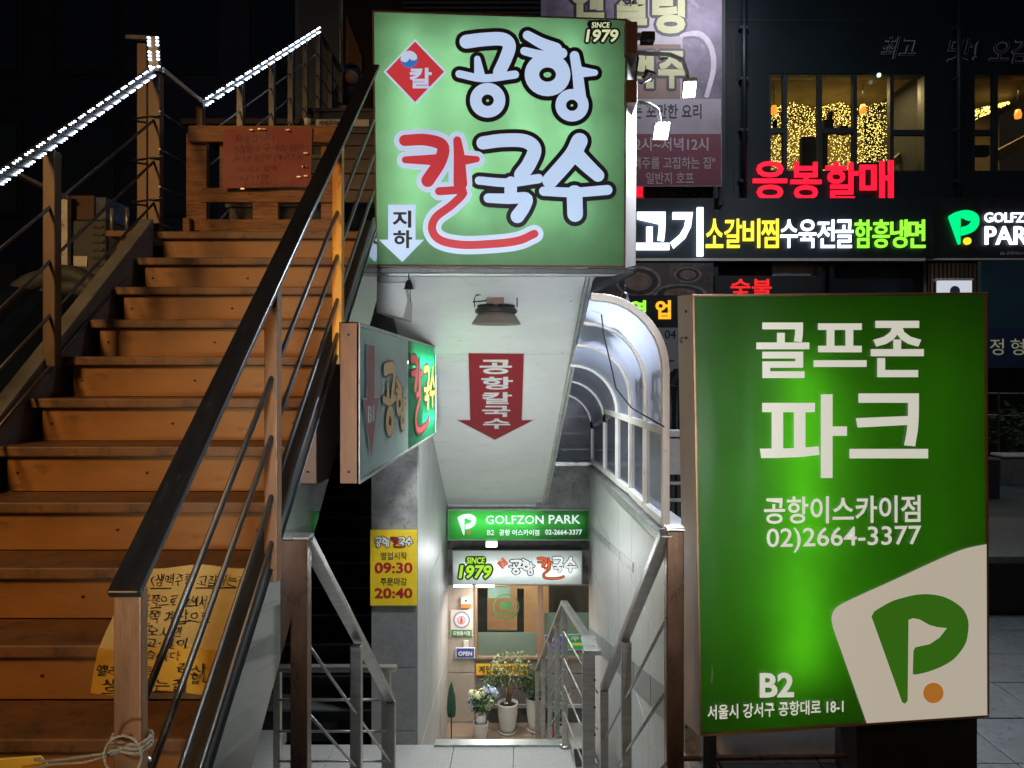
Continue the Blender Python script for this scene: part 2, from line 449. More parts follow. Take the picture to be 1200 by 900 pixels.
def poly(mb, pts, mp, off=.002, depth=0):
    V = [mp(x, y, off) for x, y in pts]
    if depth: V2 = [mp(x, y, off + depth) for x, y in pts]; n = len(pts); mb.add(V + V2, [list(range(n)), [n + i for i in range(n)]] + [(i, (i + 1) % n, n + (i + 1) % n, n + i) for i in range(n)])
    else: mb.add(V, [list(range(len(pts)))])
    return mb
def circ(cx, cy, rx, ry=None, n=24): return [(cx + rx * math.cos(2 * math.pi * k / n), cy + (ry or rx) * math.sin(2 * math.pi * k / n)) for k in range(n)]
def rrect(x0, y0, x1, y1, r, n=5):
    o = []
    for cx, cy, a in ((x1 - r, y0 + r, -90), (x1 - r, y1 - r, 0), (x0 + r, y1 - r, 90), (x0 + r, y0 + r, 180)):
        for k in range(n + 1):
            t = R(a + 90 * k / n); o.append((cx + r * math.cos(t), cy + r * math.sin(t)))
    return o
PLOGO = [(1020.6, 722), (1024, 716), (1032, 711), (1045, 704), (1058, 700), (1073, 696.6), (1088.5, 696), (1105, 699), (1119, 706), (1129, 715), (1134, 728), (1133.5, 742), (1130, 755), (1119, 770), (1106, 779), (1092, 785), (1080, 788.5), (1070, 790), (1069, 786.6), (1069.7, 762), (1072, 758), (1088.5, 754.5), (1100, 747), (1109, 735.6), (1098, 734.5), (1088.5, 732), (1077, 725.5), (1069, 724), (1064, 726), (1063, 820.6), (1060, 824), (1056.5, 822.5)]
_pc = [(p.x, p.y) for p in smooth_path(PLOGO[1:19], 4)]
PLOGO = PLOGO[:1] + _pc + PLOGO[19:]
def plogo(mb, box, mp, off, depth=0):
    s = lambda x, y: (box[0] + (x - 1020) / 114 * (box[2] - box[0]), box[1] + (y - 696) / 128 * (box[3] - box[1]))
    return poly(mb, [s(*p) for p in PLOGO], mp, off, depth)

# =================================================================== GROUND AND STAIRWELL
WL, WR, WYN, WYF = -.86, .655, 2.1, 7.9       # well walls
LZ, FZ = -1.2, -2.05                           # landing and lower floor heights
g = MB()
def sheet(x0, x1, y0, y1, z=0): g.add([(x0, y0, z), (x1, y0, z), (x1, y1, z), (x0, y1, z)], [(0, 1, 2, 3)])
sheet(-150, 150, -150, WYN); sheet(-150, -2.1, WYN, 8.6); sheet(WR + .14, 150, WYN, 8.6); sheet(-150, 150, 8.6, 250)
g.build('ground', 'pav_dark', kind='structure')
# street slabs to the right of the stairwell and beyond the tall sign
slabs = empty('pavement', (2.5, 5, 0), None, None); tag(slabs, kind='structure')
sl = MB().box(-.197, .197, -.197, .197, 0, .02)
first = None
for i in range(9):
    for j in range(16):
        x = .99 + .4 * i; y = 2.45 + .4 * j
        if first is None:
            o0 = sl.build('slab', 'pav', slabs, bevel=.003); ORG[o0] = ORG[slabs]
            first = o0
            # mesh verts were shifted by the parent's origin: undo
            for v in o0.data.vertices: v.co += ORG[slabs]
            o0.location = (x - 2.5, y - 5, .004)
        else:
            c = first.copy(); COL.objects.link(c); c.parent = slabs; c.location = (x - 2.5, y - 5, .004 + random.uniform(0, .003))
def slab_grid(parent, x0, x1, y0, y1, z, nx, ny, th, mat, name='slab', gap=.004, vary=.0015):
    for i in range(nx):
        for j in range(ny):
            a = x0 + (x1 - x0) * i / nx; b = x0 + (x1 - x0) * (i + 1) / nx; c = y0 + (y1 - y0) * j / ny; d = y0 + (y1 - y0) * (j + 1) / ny
            zz = z - random.uniform(0, vary)
            MB().box(a + gap / 2, b - gap / 2, c + gap / 2, d - gap / 2, zz - th, zz).build(name, mat, parent, bevel=.002)

# flight from the street down to the landing
fl = empty('upper_flight', (0, 2.1, 0), None, None); tag(fl, kind='structure')
for k in range(7):
    MB().box(WL + .02, WR - .02, WYN + .27 * k, WYN + .27 * (k + 1) + .02, -.175 * (k + 1) - .16, -.172 * (k + 1)).build('step', 'granite', fl, bevel=.004)
ld = empty('landing', (-.3, 5, LZ), None, None); tag(ld, kind='structure')
MB().box(-1.9, WR - .3, 2.5, 5.72, LZ - .3, LZ - .03).build('base', 'concrete', ld)
slab_grid(ld, -1.9, .355, 2.6, 5.70, LZ, 5, 8, .028, M['granite'])
MB().box(WR - .3, WR - .01, 3.9, 4.9, LZ - .3, LZ).build('side_slab', 'granite', ld)
nm = MB().box(-.70, .33, 5.70, 5.76, LZ - .05, LZ + .012); nm.box(-.70, .33, 5.66, 5.70, LZ + .001, LZ + .014)
nm.build('nosing_strip', 'galv', ld, bevel=.003)
sf = empty('lower_flight', (0, 6, FZ), None, None); tag(sf, kind='structure')
for k in range(4):
    MB().box(-.82, .355, 5.765 + .25 * k, 6.0 + .25 * k, FZ - .1, LZ - .17 * (k + 1)).build('step', 'granite', sf, bevel=.004)
for k in range(4):
    MB().box(.36, WR - .01, 7.35 - .25 * (k + 1), 7.35 - .25 * k, FZ - 1.2, FZ - .17 * (k + 1)).build('step', 'granite' if k % 2 == 0 else 'granite', sf, bevel=.004)
lf = empty('lower_floor', (0, 7.4, FZ), None, None); tag(lf, kind='structure')
MB().box(-.9, .36, 6.9, 7.9, FZ - .3, FZ - .03).build('base', 'concrete', lf)
MB().box(.36, .66, 7.35, 7.9, FZ - .3, FZ - .03).build('base', 'dark_granite', lf)
M['warm_floor'] = pm('brown_floor_tile', (.34, .26, .20), .4, 0, .2, 8, .05, 80)
slab_grid(lf, -.84, .36, 6.95, 7.9, FZ, 4, 3, .028, M['warm_floor'], 'floor_tile')
slab_grid(lf, .362, .65, 7.35, 7.9, FZ, 1, 2, .028, M['granite'], 'floor_tile')
MB().box(.358, .65, 7.33, 7.348, FZ - .17, FZ - .001).build('riser', 'dark_granite', lf)

# right wall of the well: parapet with panels
rw = empty('stairwell_right_wall', (WR + .07, 5.6, -2), None, None); tag(rw, kind='structure')
def sill_z(y): return .855 - (y - 3.4) * .045
MB().hexa([(WR + .02, 3.2, -3.3), (WR + .14, 3.2, -3.3), (WR + .14, 8.1, -3.3), (WR + .02, 8.1, -3.3)], [(WR + .02, 3.2, .80), (WR + .14, 3.2, .80), (WR + .14, 8.1, .60), (WR + .02, 8.1, .60)]).build('wall_core', 'concrete', rw)
MB().box(WR + .02, WR + .14, WYN, 3.2, -3, -.01).build('wall_core', 'concrete', rw)
ys = [2.1, 2.75, 3.4, 4.05, 4.7, 5.35, 6.0, 6.65, 7.3, 7.9]
zs_ = [-3.3, -2.7, -2.1, -1.5, -.9, -.3, .3, .95]
for a, b in zip(ys, ys[1:]):
    for c, d in zip(zs_, zs_[1:]):
        gg = .0025
        ta, tb = sill_z(a) - .05, sill_z(b) - .05
        if a < 3.3: ta = tb = 0.0
        da, db = min(d, ta), min(d, tb)
        if da - c < .04: continue
        x0, x1 = WR + random.uniform(0, .0015), WR + .018
        MB().hexa([(x0, a + gg, c + gg), (x1, a + gg, c + gg), (x1, b - gg, c + gg), (x0, b - gg, c + gg)], [(x0, a + gg, da - gg), (x1, a + gg, da - gg), (x1, b - gg, db - gg), (x0, b - gg, db - gg)]).build('wall_panel', 'right_tile', rw)
# darker slanted bands following the flight (inlaid strips 3 mm proud)
rmap = lambda y, z: (WR - .003, y, z)
def band(p, q, wv, pieces, mat='right_band'):
    for k in range(pieces):
        t0, t1 = k / pieces + .004, (k + 1) / pieces - .004
        a = (p[0] + (q[0] - p[0]) * t0, p[1] + (q[1] - p[1]) * t0); b = (p[0] + (q[0] - p[0]) * t1, p[1] + (q[1] - p[1]) * t1)
        MB().prism([rmap(a[0], a[1] - wv / 2), rmap(b[0], b[1] - wv / 2), rmap(b[0], b[1] + wv / 2), rmap(a[0], a[1] + wv / 2)], (.006, 0, 0)).build('band_panel', mat, rw)
band((3.3, .12), (7.8, -2.0 + .9), .16, 7)
band((3.3, -.85), (7.2, -2.05), .13, 6)
band((4.6, .42), (7.85, .02), .06, 5)
# sill on the parapet
MB().hexa([(WR - .03, 3.3, .82), (WR + .17, 3.3, .82), (WR + .17, 7.9, .62), (WR - .03, 7.9, .62)], [(WR - .03, 3.3, .87), (WR + .17, 3.3, .87), (WR + .17, 7.9, .67), (WR - .03, 7.9, .67)]).build('parapet_sill', 'galv', rw, bevel=.004)

# left column with tiles, running back to the end wall
cw = empty('tiled_column', (-1.0, 6, LZ), 'grey tiled column left of the basement stairs under the hanging sign', 'column')
MB().box(-1.17, -.845, 5.72, 7.88, FZ, 2.9).build('core', 'concrete', cw)
zt = [LZ - .03, LZ + .10, -.62, -.02, .36, 1.05, 1.75, 2.4, 2.9]
for c, d in zip(zt, zt[1:]):
    MB().box(-1.178, -.826, 5.70 + random.uniform(0, .002), 5.718, c + .003, d - .003).build('tile', 'column_tile' if d < .2 else 'concrete', cw, bevel=.002)
yt = [5.70, 6.45, 7.2, 7.88]; zq = [-2.05, -1.3, -.1, 1.1, 2.3]
for a, b in zip(yt, yt[1:]):
    for c, d in zip(zq, zq[1:]):
        MB().box(-.843, -.824 - random.uniform(0, .001), a + .003, b - .003, c + .003, d - .003).build('side_tile', 'side_tile', cw, bevel=.002)

# dark side stair rising behind the landing on the left
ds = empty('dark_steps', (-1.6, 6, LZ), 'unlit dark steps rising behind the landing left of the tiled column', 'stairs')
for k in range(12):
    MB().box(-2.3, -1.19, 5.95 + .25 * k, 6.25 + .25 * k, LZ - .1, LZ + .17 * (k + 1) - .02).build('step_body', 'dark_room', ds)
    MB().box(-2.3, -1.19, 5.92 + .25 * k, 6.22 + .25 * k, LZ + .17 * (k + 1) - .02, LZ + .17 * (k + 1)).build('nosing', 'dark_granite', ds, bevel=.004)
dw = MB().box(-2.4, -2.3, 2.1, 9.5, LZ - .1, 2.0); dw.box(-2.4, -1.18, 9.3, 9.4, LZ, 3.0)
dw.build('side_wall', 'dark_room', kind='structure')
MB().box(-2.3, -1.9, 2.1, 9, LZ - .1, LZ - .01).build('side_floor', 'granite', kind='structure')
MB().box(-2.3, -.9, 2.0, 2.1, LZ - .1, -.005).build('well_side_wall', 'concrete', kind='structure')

# =================================================================== END WALL AND ENTRANCE (Y about 7.9)
BY = 7.9
ew = empty('entrance_wall', (0, BY, FZ), None, None); tag(ew, kind='structure')
M['warm_tile'] = pm('beige_stone_tile', (.46, .40, .34), .55, 0, .12, 14, .06, 90)
M['grey_tile'] = pm('grey_stone_tile', (.22, .215, .205), .5, 0, .15, 20, .06, 90)
MB().pbox(515, 556, 700, 686, BY, .15).build('lintel', 'concrete', ew)
MB().pbox(638, 549, 664, 597, BY - .012, .01).build('panel', 'concrete', ew); MB().pbox(665, 549, 692, 597, BY - .012, .01).build('panel', 'concrete', ew)
# left pier tiles
for a, b in ((686, 742), (743, 788), (789, 846), (847, 852)):
    MB().pbox(519, a, 556, b, BY - .02, .1).build('tile', 'warm_tile', ew, bevel=.002)
# below the windows: dark grey tiles in courses
for r_, (a, b) in enumerate(((773, 789), (790, 806), (807, 826))):
    n = 4
    for k in range(n):
        x0 = 557 + (k - .4 * (r_ % 2)) * 37; x1 = x0 + 36
        x0, x1 = max(557, x0), min(704, x1)
        if x1 - x0 > 4: MB().pbox(x0, a, x1, b, BY - .006 - random.uniform(0, .002), .1).build('tile', 'grey_tile', ew, bevel=.002)
MB().pbox(556, 826, 706, 830, BY - .03, .1).build('ledge', 'granite', ew)
MB().pbox(556, 830, 706, 850, BY, .1).build('kick_panel', 'dark_granite', ew)

# room seen through the windows
M['room_wall'] = pm('warm_room_wall', (.50, .30, .19), .7, 0, .15, 3, .05)
rm = empty('dining_room', (0, 9, FZ), None, None); tag(rm, kind='structure')
MB().box(-.85, .95, 9.6, 9.7, FZ, .2).build('back_wall', 'room_wall', rm)
MB().box(-.95, -.85, 8.05, 9.7, FZ, .2).build('side_wall', 'room_wall', rm); MB().box(.95, 1.05, 8.05, 9.7, FZ, .2).build('side_wall', 'room_wall', rm)
MB().box(-.85, .95, 8.05, 9.6, FZ - .1, FZ).build('floor', 'warm_floor', rm)
MB().box(-.85, .95, 8.05, 9.6, -.1, 0).build('ceiling', 'soffit', rm)
MB().box(.2, .8, 8.5, 8.6, -.12, -.1).build('ceiling_lamp', em('room_lamp', (1, .85, .66), 9), rm)
MB().box(-.7, -.2, 8.7, 8.8, -.12, -.1).build('ceiling_lamp', em('room_lamp_small', (.85, 1, .9), 5), rm)
dk = MB().prism([(.28, 9.3, -1.5), (.78, 9.3, -1.5), (.78, 9.3, -.75), (.68, 9.3, -.7), (.62, 9.3, -.55), (.50, 9.3, -.5), (.42, 9.3, -.58), (.36, 9.3, -.72), (.28, 9.3, -.8)], (0, .15, 0))
dk.build('dark_cabinet', 'black', label='dark arched cabinet seen through the right window of the restaurant', cat='cabinet')

def window(px, label, frost_y, splits=()):
    x0, y0, x1, y1 = px
    wdw = empty('window', (xx((x0 + x1) / 2, BY), BY, yz(y1, BY)), label, 'window')
    fm = M['alu']
    Y = BY - .04
    for (a, b, c, d) in ((x0, y0, x0 + 3, y1), (x1 - 3, y0, x1, y1)): MB().pbox(a, b, c, d, Y, .1).build('frame', fm, wdw, bevel=.003)
    for (a, b, c, d) in ((x0 + 3, y0, x1 - 3, y0 + 2.5), (x0 + 3, y1 - 3, x1 - 3, y1)): MB().pbox(a, b, c, d, Y + .002, .096).build('frame', fm, wdw, bevel=.003)
    xs = [x0 + 3] + [s for s in splits] + [x1 - 3]
    for s in splits: MB().pbox(s - 1.3, y0 + 2.5, s + 1.3, y1 - 3, Y + .01, .08).build('mullion', fm, wdw, bevel=.002)
    for a, b in zip(xs, xs[1:]):
        MB().pbox(a + (1.3 if a in splits else 0), y0 + 2.5, b - (1.3 if b in splits else 0), y1 - 3, BY + .01, .006).build('pane', 'window_glass', wdw)
        MB().pbox(a + 1.5, frost_y, b - 1.5, y1 - 3, BY + .004, .004).build('frosted_film', 'frost', wdw)
    return wdw
M['alu'] = pm('brown_aluminium', (.42, .30, .22), .35, .5, .1, 10, .02)
M['window_glass'] = glassy('window_glass', (.80, .88, .84), rough=.03)
M['frost'] = glassy('frosted_film', (.5, .6, .55), clear=.25, rough=.3, milky=(.30, .40, .36))
wa = window((556, 684, 633, 773), 'left shop window with round green emblem above the yellow strip', 741, ())
wb = window((633.5, 684, 703, 773), 'right shop window behind the stair rail with notices along its foot', 718, (696,))
em_ = MB(); bm_map = plane_map(W(500, 700, BY), W(600, 700, BY), W(500, 800, BY))
N = 28
ring = circ(593, 711, 15.5, 15.5, N); ring2 = circ(593, 711, 14, 14, N)
em_.add([bm_map(*p, .0) for p in ring + ring2], [(k, (k + 1) % N, N + (k + 1) % N, N + k) for k in range(N)])
poly(em_, [(583, 718), (603, 718), (603, 720), (583, 720)], bm_map, .0); poly(em_, [(587, 705), (599, 705), (601, 714), (585, 714)], bm_map, .0)
em_.build('emblem', em('green_emblem', (.25, .6, .2), .012, base=(.04, .11, .04)), wa)
MB().pbox(572, 688, 598, 701, BY + .1, .02).build('sign_card', em('pale_card', (.5, .6, .6), .25), wa)
MB().pbox(606, 690, 614, 741, BY + .4, .03).build('inner_door_edge', 'black', wa); MB().pbox(560, 690, 571, 741, BY + .4, .03).build('inner_door_edge', 'black', wa)
MB().pbox(571, 739, 606, 741.5, BY + .4, .03).build('inner_door_edge', 'black', wa)
for (a, b, c, d, col, t, nm_, lb) in ((639, 745, 662, 762, (.10, .09, .42), '예약', 'notice', 'blue printed notice at the foot of the right window'), (666, 744, 696, 761, (.04, .40, .16), '쿠폰', 'notice', 'green and yellow printed notice at the foot of the right window')):
    t_ = empty(nm_, (xx(a, BY), BY, yz(d, BY)), lb, 'notice')
    MB().pbox(a - 1, b - 1, c + 1, d + 1, BY - .02, .004).build('border', flat('notice_white', (.7, .7, .7)), t_)
    MB().pbox(a, b, c, d, BY - .026, .004).build('face', flat('notice_colour', col), t_)
    mp = plane_map(W(500, 700, BY - .03), W(600, 700, BY - .03), W(500, 800, BY - .03))
    MB().pbox(a + 2, (b + d) / 2 + 1, c - 8, (b + d) / 2 + 4, BY - .029, .002).build('stripe', flat('notice_stripe', (.75, .7, .1) if col[1] > .2 else (.55, .15, .4)), t_)
    lettering(t, (a + 3, b + 2, c - 6, b + 7), mp, flat('white_ink', (.7, .7, .7)), t_, .02)

# badge, poster, open sign on the pier
PY = BY - .024
mpP = plane_map(W(500, 700, PY), W(600, 700, PY), W(500, 800, PY))
t_ = empty('alarm_box', (xx(545, PY), PY, yz(712, PY)), 'small cream box with orange label high on the entrance pier', 'box')
MB().pbox(540, 700, 552, 711, PY - .03, .03).build('body', 'pot', t_, bevel=.004)
MB().pbox(540, 708, 552, 712.5, PY - .034, .003).build('label_strip', flat('orange_print', (.8, .2, .05)), t_)
MB().pbox(545, 703, 547, 705, PY - .034, .003).build('button', 'black', t_)
t_ = empty('certificate_plaque', (xx(541, PY), PY, yz(746, PY)), 'framed plaque with round blue and red emblem over a green name strip', 'plaque')
MB().pbox(528, 715, 554, 746, PY - .012, .012).build('backing', flat('plaque_cream', (.72, .66, .58)), t_, bevel=.002)
for rr, cc, o in ((10, (.25, .27, .5), .014), (8, (.75, .73, .7), .016), (5, (.5, .35, .5), .018), (3.4, (.8, .75, .7), .02)):
    poly(MB(), circ(541, 726, rr), mpP, o).build('emblem', flat('emblem_print', cc), t_)
poly(MB(), [(541, 721), (543, 726), (542.5, 729), (539.5, 729), (539, 726)], mpP, .022).build('emblem_flame', flat('red_print', (.75, .1, .05)), t_)
poly(MB(), [(529, 737.5), (553, 737.5), (553, 745.5), (529, 745.5)], mpP, .014).build('name_strip', flat('green_print', (.03, .22, .08)), t_)
lettering('모범음식점', (531, 739, 551, 744), mpP, flat('white_print', (.8, .8, .8)), t_, .02, .015)
t_ = empty('open_sign', (xx(545, PY), PY, yz(771, PY)), 'small blue and white OPEN board hanging from a white hook', 'sign')
MB().pbox(534, 759, 556.5, 771.5, PY - .03, .012).build('board', flat('open_white', (.8, .8, .8)), t_, bevel=.002)
MB().pbox(535, 760, 555.5, 770.5, PY - .033, .003).build('face', flat('open_blue', (.04, .08, .38)), t_)
lettering('OPEN', (537.5, 762, 553.5, 767), mpP, flat('open_letters', (.85, .85, .85)), t_, .03, .010 + .024, .001)
MB().pbox(543, 751, 549, 759, PY - .02, .02).build('hook', 'pot', t_, bevel=.003)
t_ = empty('yellow_notice_strip', (xx(588, BY), BY, yz(791, BY)), 'long yellow strip with black handwriting below the left window', 'sign')
MB().pbox(558, 778, 619, 791, BY - .035, .004).build('strip', flat('strip_yellow', (.85, .52, .03)), t_)
MB().pbox(558, 790, 619, 791.5, BY - .037, .004).build('strip_edge', flat('strip_orange', (.8, .25, .03)), t_)
mpS = plane_map(W(500, 700, BY - .037), W(600, 700, BY - .037), W(500, 800, BY - .037))
lettering('계단조심하세요', (561, 780, 617, 789), mpS, 'ink', t_, .015, .001, .001)

# =================================================================== LIGHT BOX HELPER
M['box_inner'] = pm('white_box_inside', (.75, .75, .75), .6, 0, .05, 5, 0)
def lightbox(t, fr, bk, panel_mat, side_mat, frame_mat, fw=.018, tubes=(), tube_mat=None, tube_r=.012, panels=1):
    """fr, bk: four corners (TL,TR,BR,BL) of the front and of the back"""
    fr = [Vector(p) for p in fr]; bk = [Vector(p) for p in bk]
    ctr = sum(fr, Vector()) / 4
    ux = (fr[1] - fr[0]).normalized(); uz = (fr[0] - fr[3]).normalized(); nrm = (bk[0] - fr[0]).normalized()
    s = MB()
    th = .004
    for i in range(4):
        j = (i + 1) % 4
        a, b, c, d = fr[i], fr[j], bk[j], bk[i]
        inn = (ctr + (bk[0] - fr[0]) / 2 - (a + b + c + d) / 4).normalized() * th
        s.hexa([a, b, c, d], [a + inn, b + inn, c + inn, d + inn])
    inn = -nrm * th
    s.hexa(bk, [p + inn for p in bk])
    s.build('casing', side_mat, t)
    dn = nrm * .006
    for k in range(panels):
        u0, u1 = k / panels, (k + 1) / panels
        q = [fr[0].lerp(fr[1], u0), fr[0].lerp(fr[1], u1), fr[3].lerp(fr[2], u1), fr[3].lerp(fr[2], u0)]
        q = [p.lerp(sum(q, Vector()) / 4, .004) for p in q]
        pmx = panel_mat[k] if isinstance(panel_mat, (list, tuple)) else panel_mat
        MB().add([p + dn for p in q], [(0, 1, 2, 3)]).build('panel', pmx, t)
    for i in range(4):
        j = (i + 1) % 4
        ia = fr[i].lerp(ctr, 1) - fr[i]; ib = ctr - fr[j]
        ed = (fr[j] - fr[i]).normalized()
        pin = (ctr - fr[i]) - ed * (ctr - fr[i]).dot(ed); pin = pin.normalized() * fw
        a, b = fr[i] - nrm * .004, fr[j] - nrm * .004
        if i % 2: a, b = a + ed * fw, b - ed * fw
        MB().hexa([a, b, b + pin, a + pin], [a + nrm * .014, b + nrm * .014, b + pin + nrm * .014, a + pin + nrm * .014]).build('frame', frame_mat, t, bevel=.002)
    for a, b in tubes:
        MB().tube([a, b], tube_r, 10).build('lamp_tube', tube_mat, t)

# =================================================================== BIG GREEN SIGN
bigF = [W(436, 12, 4.30), W(735, 22, 4.42), W(733, 314, 4.42), W(440, 312, 4.30)]
bigB = [W(440, 14, 4.62), W(747, 29, 4.74), W(745, 311, 4.74), W(443, 309, 4.62)]
big = empty('restaurant_sign', (xx(590, 4.4), 4.45, yz(313, 4.4)), 'big square lit green sign with white and red brush lettering above the basement stairs', 'sign')
def tb(px, Y, y0, y1): return (W(px, y0, Y), W(px, y1, Y))
lightbox(big, bigF, bigB, translucent('green_sign_sheet', (.36, .80, .40), (.14, .34, .15), dirt=.22), pm('cream_sign_casing', (.24, .225, .21), .5, .1, .1, 4), 'brownbox', .010,
         tubes=[tb(484, 4.46, 45, 275), tb(540, 4.49, 45, 150), tb(552, 4.50, 165, 280), tb(612, 4.52, 45, 275), tb(668, 4.53, 50, 270)],
         tube_mat=em('sign_tube', (.92, 1, .97), 10.5), tube_r=.013)
bmap = plane_map(bigF[0], bigF[1], bigF[3])
zt_ = lambda x, y: (420 + x / 2.727, y / 2.727)
m_blk = flat('black_vinyl', (.012, .014, .03)); m_wht = em('backlit_white_vinyl', (.46, .60, .85), .92, (.22, .30, .34)); m_red = em('backlit_red_vinyl', (.58, .035, .05), .75, (.25, .03, .03)); m_edge = em('backlit_pale_vinyl', (.48, .62, .86), .8, (.35, .4, .45))
def big_syl(k, grow_m, fill_m, grow):
    b, st = SYL[k]
    brush(MB(), st, zt_, 1 / 2.727, bmap, grow, .004, .0002).build('letter_outline', grow_m, big)
    brush(MB(), st, zt_, 1 / 2.727, bmap, 0, .0075, .0002).build('letter', fill_m, big)
for k in ('gong', 'hang', 'guk', 'su'): big_syl(k, m_blk, m_wht, 5.2)
big_syl('kal', m_edge, m_red, 6)
# red diamond emblem
def dia(cx, cy, r): return [(cx, cy - r * 1.04), (cx + r, cy), (cx, cy + r * 1.04), (cx - r, cy)]
poly(MB(), dia(486.5, 84.5, 37), bmap, .004).build('emblem_border', m_edge, big)
poly(MB(), dia(486.5, 84.5, 34), bmap, .005).build('emblem', m_red, big)
poly(MB(), circ(479.5, 70, 10), bmap, .0058).build('emblem_disc', m_edge, big)
blue = em('backlit_blue_vinyl', (.03, .16, .5), .8)
poly(MB(), [(479.5 + 10 * math.cos(t), 70 + 10 * math.sin(t)) for t in [R(a) for a in range(-20, 161, 15)]] + [(474.5 + 5 * math.cos(t), 69 + 4.5 * math.sin(t)) for t in [R(a) for a in range(150, 20, -30)]] + [(484.5 + 5 * math.cos(t), 67.5 - 4 * math.sin(t)) for t in [R(a) for a in range(200, 340, 30)]], bmap, .0066).build('emblem_wave', blue, big)
lettering('칼', (480, 80, 506, 104), bmap, m_edge, big, .03, .0062, .0005, slant=0)
# SINCE 1979
poly(MB(), rrect(688, 24, 717, 34, 5), bmap, .004).build('badge', m_blk, big)
blk = MB(); outline_mb(blk, '1979', (686, 35, 723, 50), bmap, 2.4, .028, .0045, slant=.15); blk.build('numeral_outline', m_blk, big)
m_pale = em('backlit_cream_vinyl', (.62, .72, .42), .9, (.5, .5, .4))
lettering('SINCE', (693, 26.5, 714, 33), bmap, m_pale, big, .02, .0052, .0004, slant=.1)
lettering('1979', (686, 35, 723, 50), bmap, m_pale, big, .028, .0062, .0004, slant=.15)
# arrow with the word for basement
poly(MB(), [(455, 240), (487, 240), (487, 281), (497, 281), (471.5, 307), (444, 281), (455, 281)], bmap, .004).build('arrow', m_wht, big)
lettering('지', (460, 247, 482, 267), bmap, m_blk, big, .03, .005, .0005); lettering('하', (461, 270, 483, 291), bmap, m_blk, big, .03, .005, .0005)
# steel bar and angle under the sign
MB().beam(W(440, 317, 4.36), W(742, 318, 4.5), .03, .03).build('support_bar', 'dark_steel', big, bevel=.003)
MB().beam(W(455, 322, 4.62), W(740, 322, 4.75), .03, .02).build('support_bar', 'galv', big, bevel=.003)
MB().beam(W(742, 318, 4.5), W(686, 345, 5.1), .035, .035).build('bracket', 'dark_steel', big, bevel=.003)
for a, b in ((22, 62), (90, 120)):
    MB().pbox(733, a + 3, 747, b, 4.36, .3).build('bracket_box', 'brownbox', big, bevel=.004)
# ironwork behind
MB().pbox(440, 318, 700, 322, 4.75, .3).build('top_flashing', 'soffit_trim', big)

# =================================================================== SOFFIT WITH ARROW
SY0, SZ0, SY1, SZ1 = 4.78, yz(322, 4.78) + .02, 7.86, yz(592, 7.86)
sof = empty('sloping_soffit', (-.3, 6.3, 1), 'white sloping underside of the stair above the basement entrance', 'soffit')
def sq(Y): return SZ0 + (SZ1 - SZ0) * (Y - SY0) / (SY1 - SY0)
Ls = lambda Y: -.93 + (Y - SY0) / (SY1 - SY0) * (-.835 + .93)
Rs = lambda Y: xx(689, SY0) + (Y - SY0) / (SY1 - SY0) * (xx(636, SY1) - xx(689, SY0))
th = .14
nP = 1
MB().hexa([(Ls(SY0), SY0, sq(SY0)), (Rs(SY0), SY0, sq(SY0)), (Rs(SY1), SY1, sq(SY1)), (Ls(SY1), SY1, sq(SY1))],
          [(Ls(SY0), SY0, sq(SY0) + th), (Rs(SY0), SY0, sq(SY0) + th), (Rs(SY1), SY1, sq(SY1) + th), (Ls(SY1), SY1, sq(SY1) + th)]).build('soffit_panel', 'soffit', sof)
MB().beam((Rs(SY0), SY0, sq(SY0) - .01), (Rs(SY1), SY1, sq(SY1) - .01), .022, .04).build('edge_trim', 'soffit_trim', sof, bevel=.003)
MB().beam((Rs(SY0) + .028, SY0, sq(SY0) + .005), (Rs(SY1) + .028, SY1, sq(SY1) + .005), .022, .04).build('edge_trim', 'soffit_trim', sof, bevel=.003)
MB().box(-.83, xx(638, SY1), SY1 - .02, SY1 + .03, SZ1 - .015, SZ1 + .02).build('foot_trim', 'soffit_trim', sof, bevel=.003)
for f_ in (.25, .62):
    y_ = SY0 + (SY1 - SY0) * f_
    MB().beam((Ls(y_), y_, sq(y_) - .0005), (Rs(y_) - .01, y_, sq(y_) - .0005), .006, .002).build('joint_strip', 'soffit_trim', sof)
smap = plane_map((0, SY0, sq(SY0)), (.3, SY0, sq(SY0)), (0, SY1, sq(SY1)))
arr = empty('arrow_sticker', smap(580, 465, .002), 'dark red down arrow with white restaurant name on the white soffit', 'sign')
m_ar = flat('dark_red_vinyl', (.30, .012, .022), .7); m_aw = flat('white_vinyl', (.72, .72, .70), .7)
poly(MB(), [(547, 412), (616, 412.5), (613, 490.5), (629, 490.5), (580, 516.5), (531.5, 490.5), (549.5, 490.5)], smap, .001, .001).build('border', m_aw, arr)
poly(MB(), [(549, 413.5), (614, 414), (611.5, 492), (625, 492), (580, 515), (536, 492), (551, 492)], smap, .0025, .001).build('arrow', m_ar, arr)
for s_, b_ in (('공', (562, 421, 600, 438)), ('항', (564, 441, 601, 456)), ('칼', (565, 459, 600, 473)), ('국', (565, 475, 598, 488)), ('수', (566, 490, 598, 502))):
    lettering(s_, b_, smap, m_aw, arr, .028, .004, .0006)
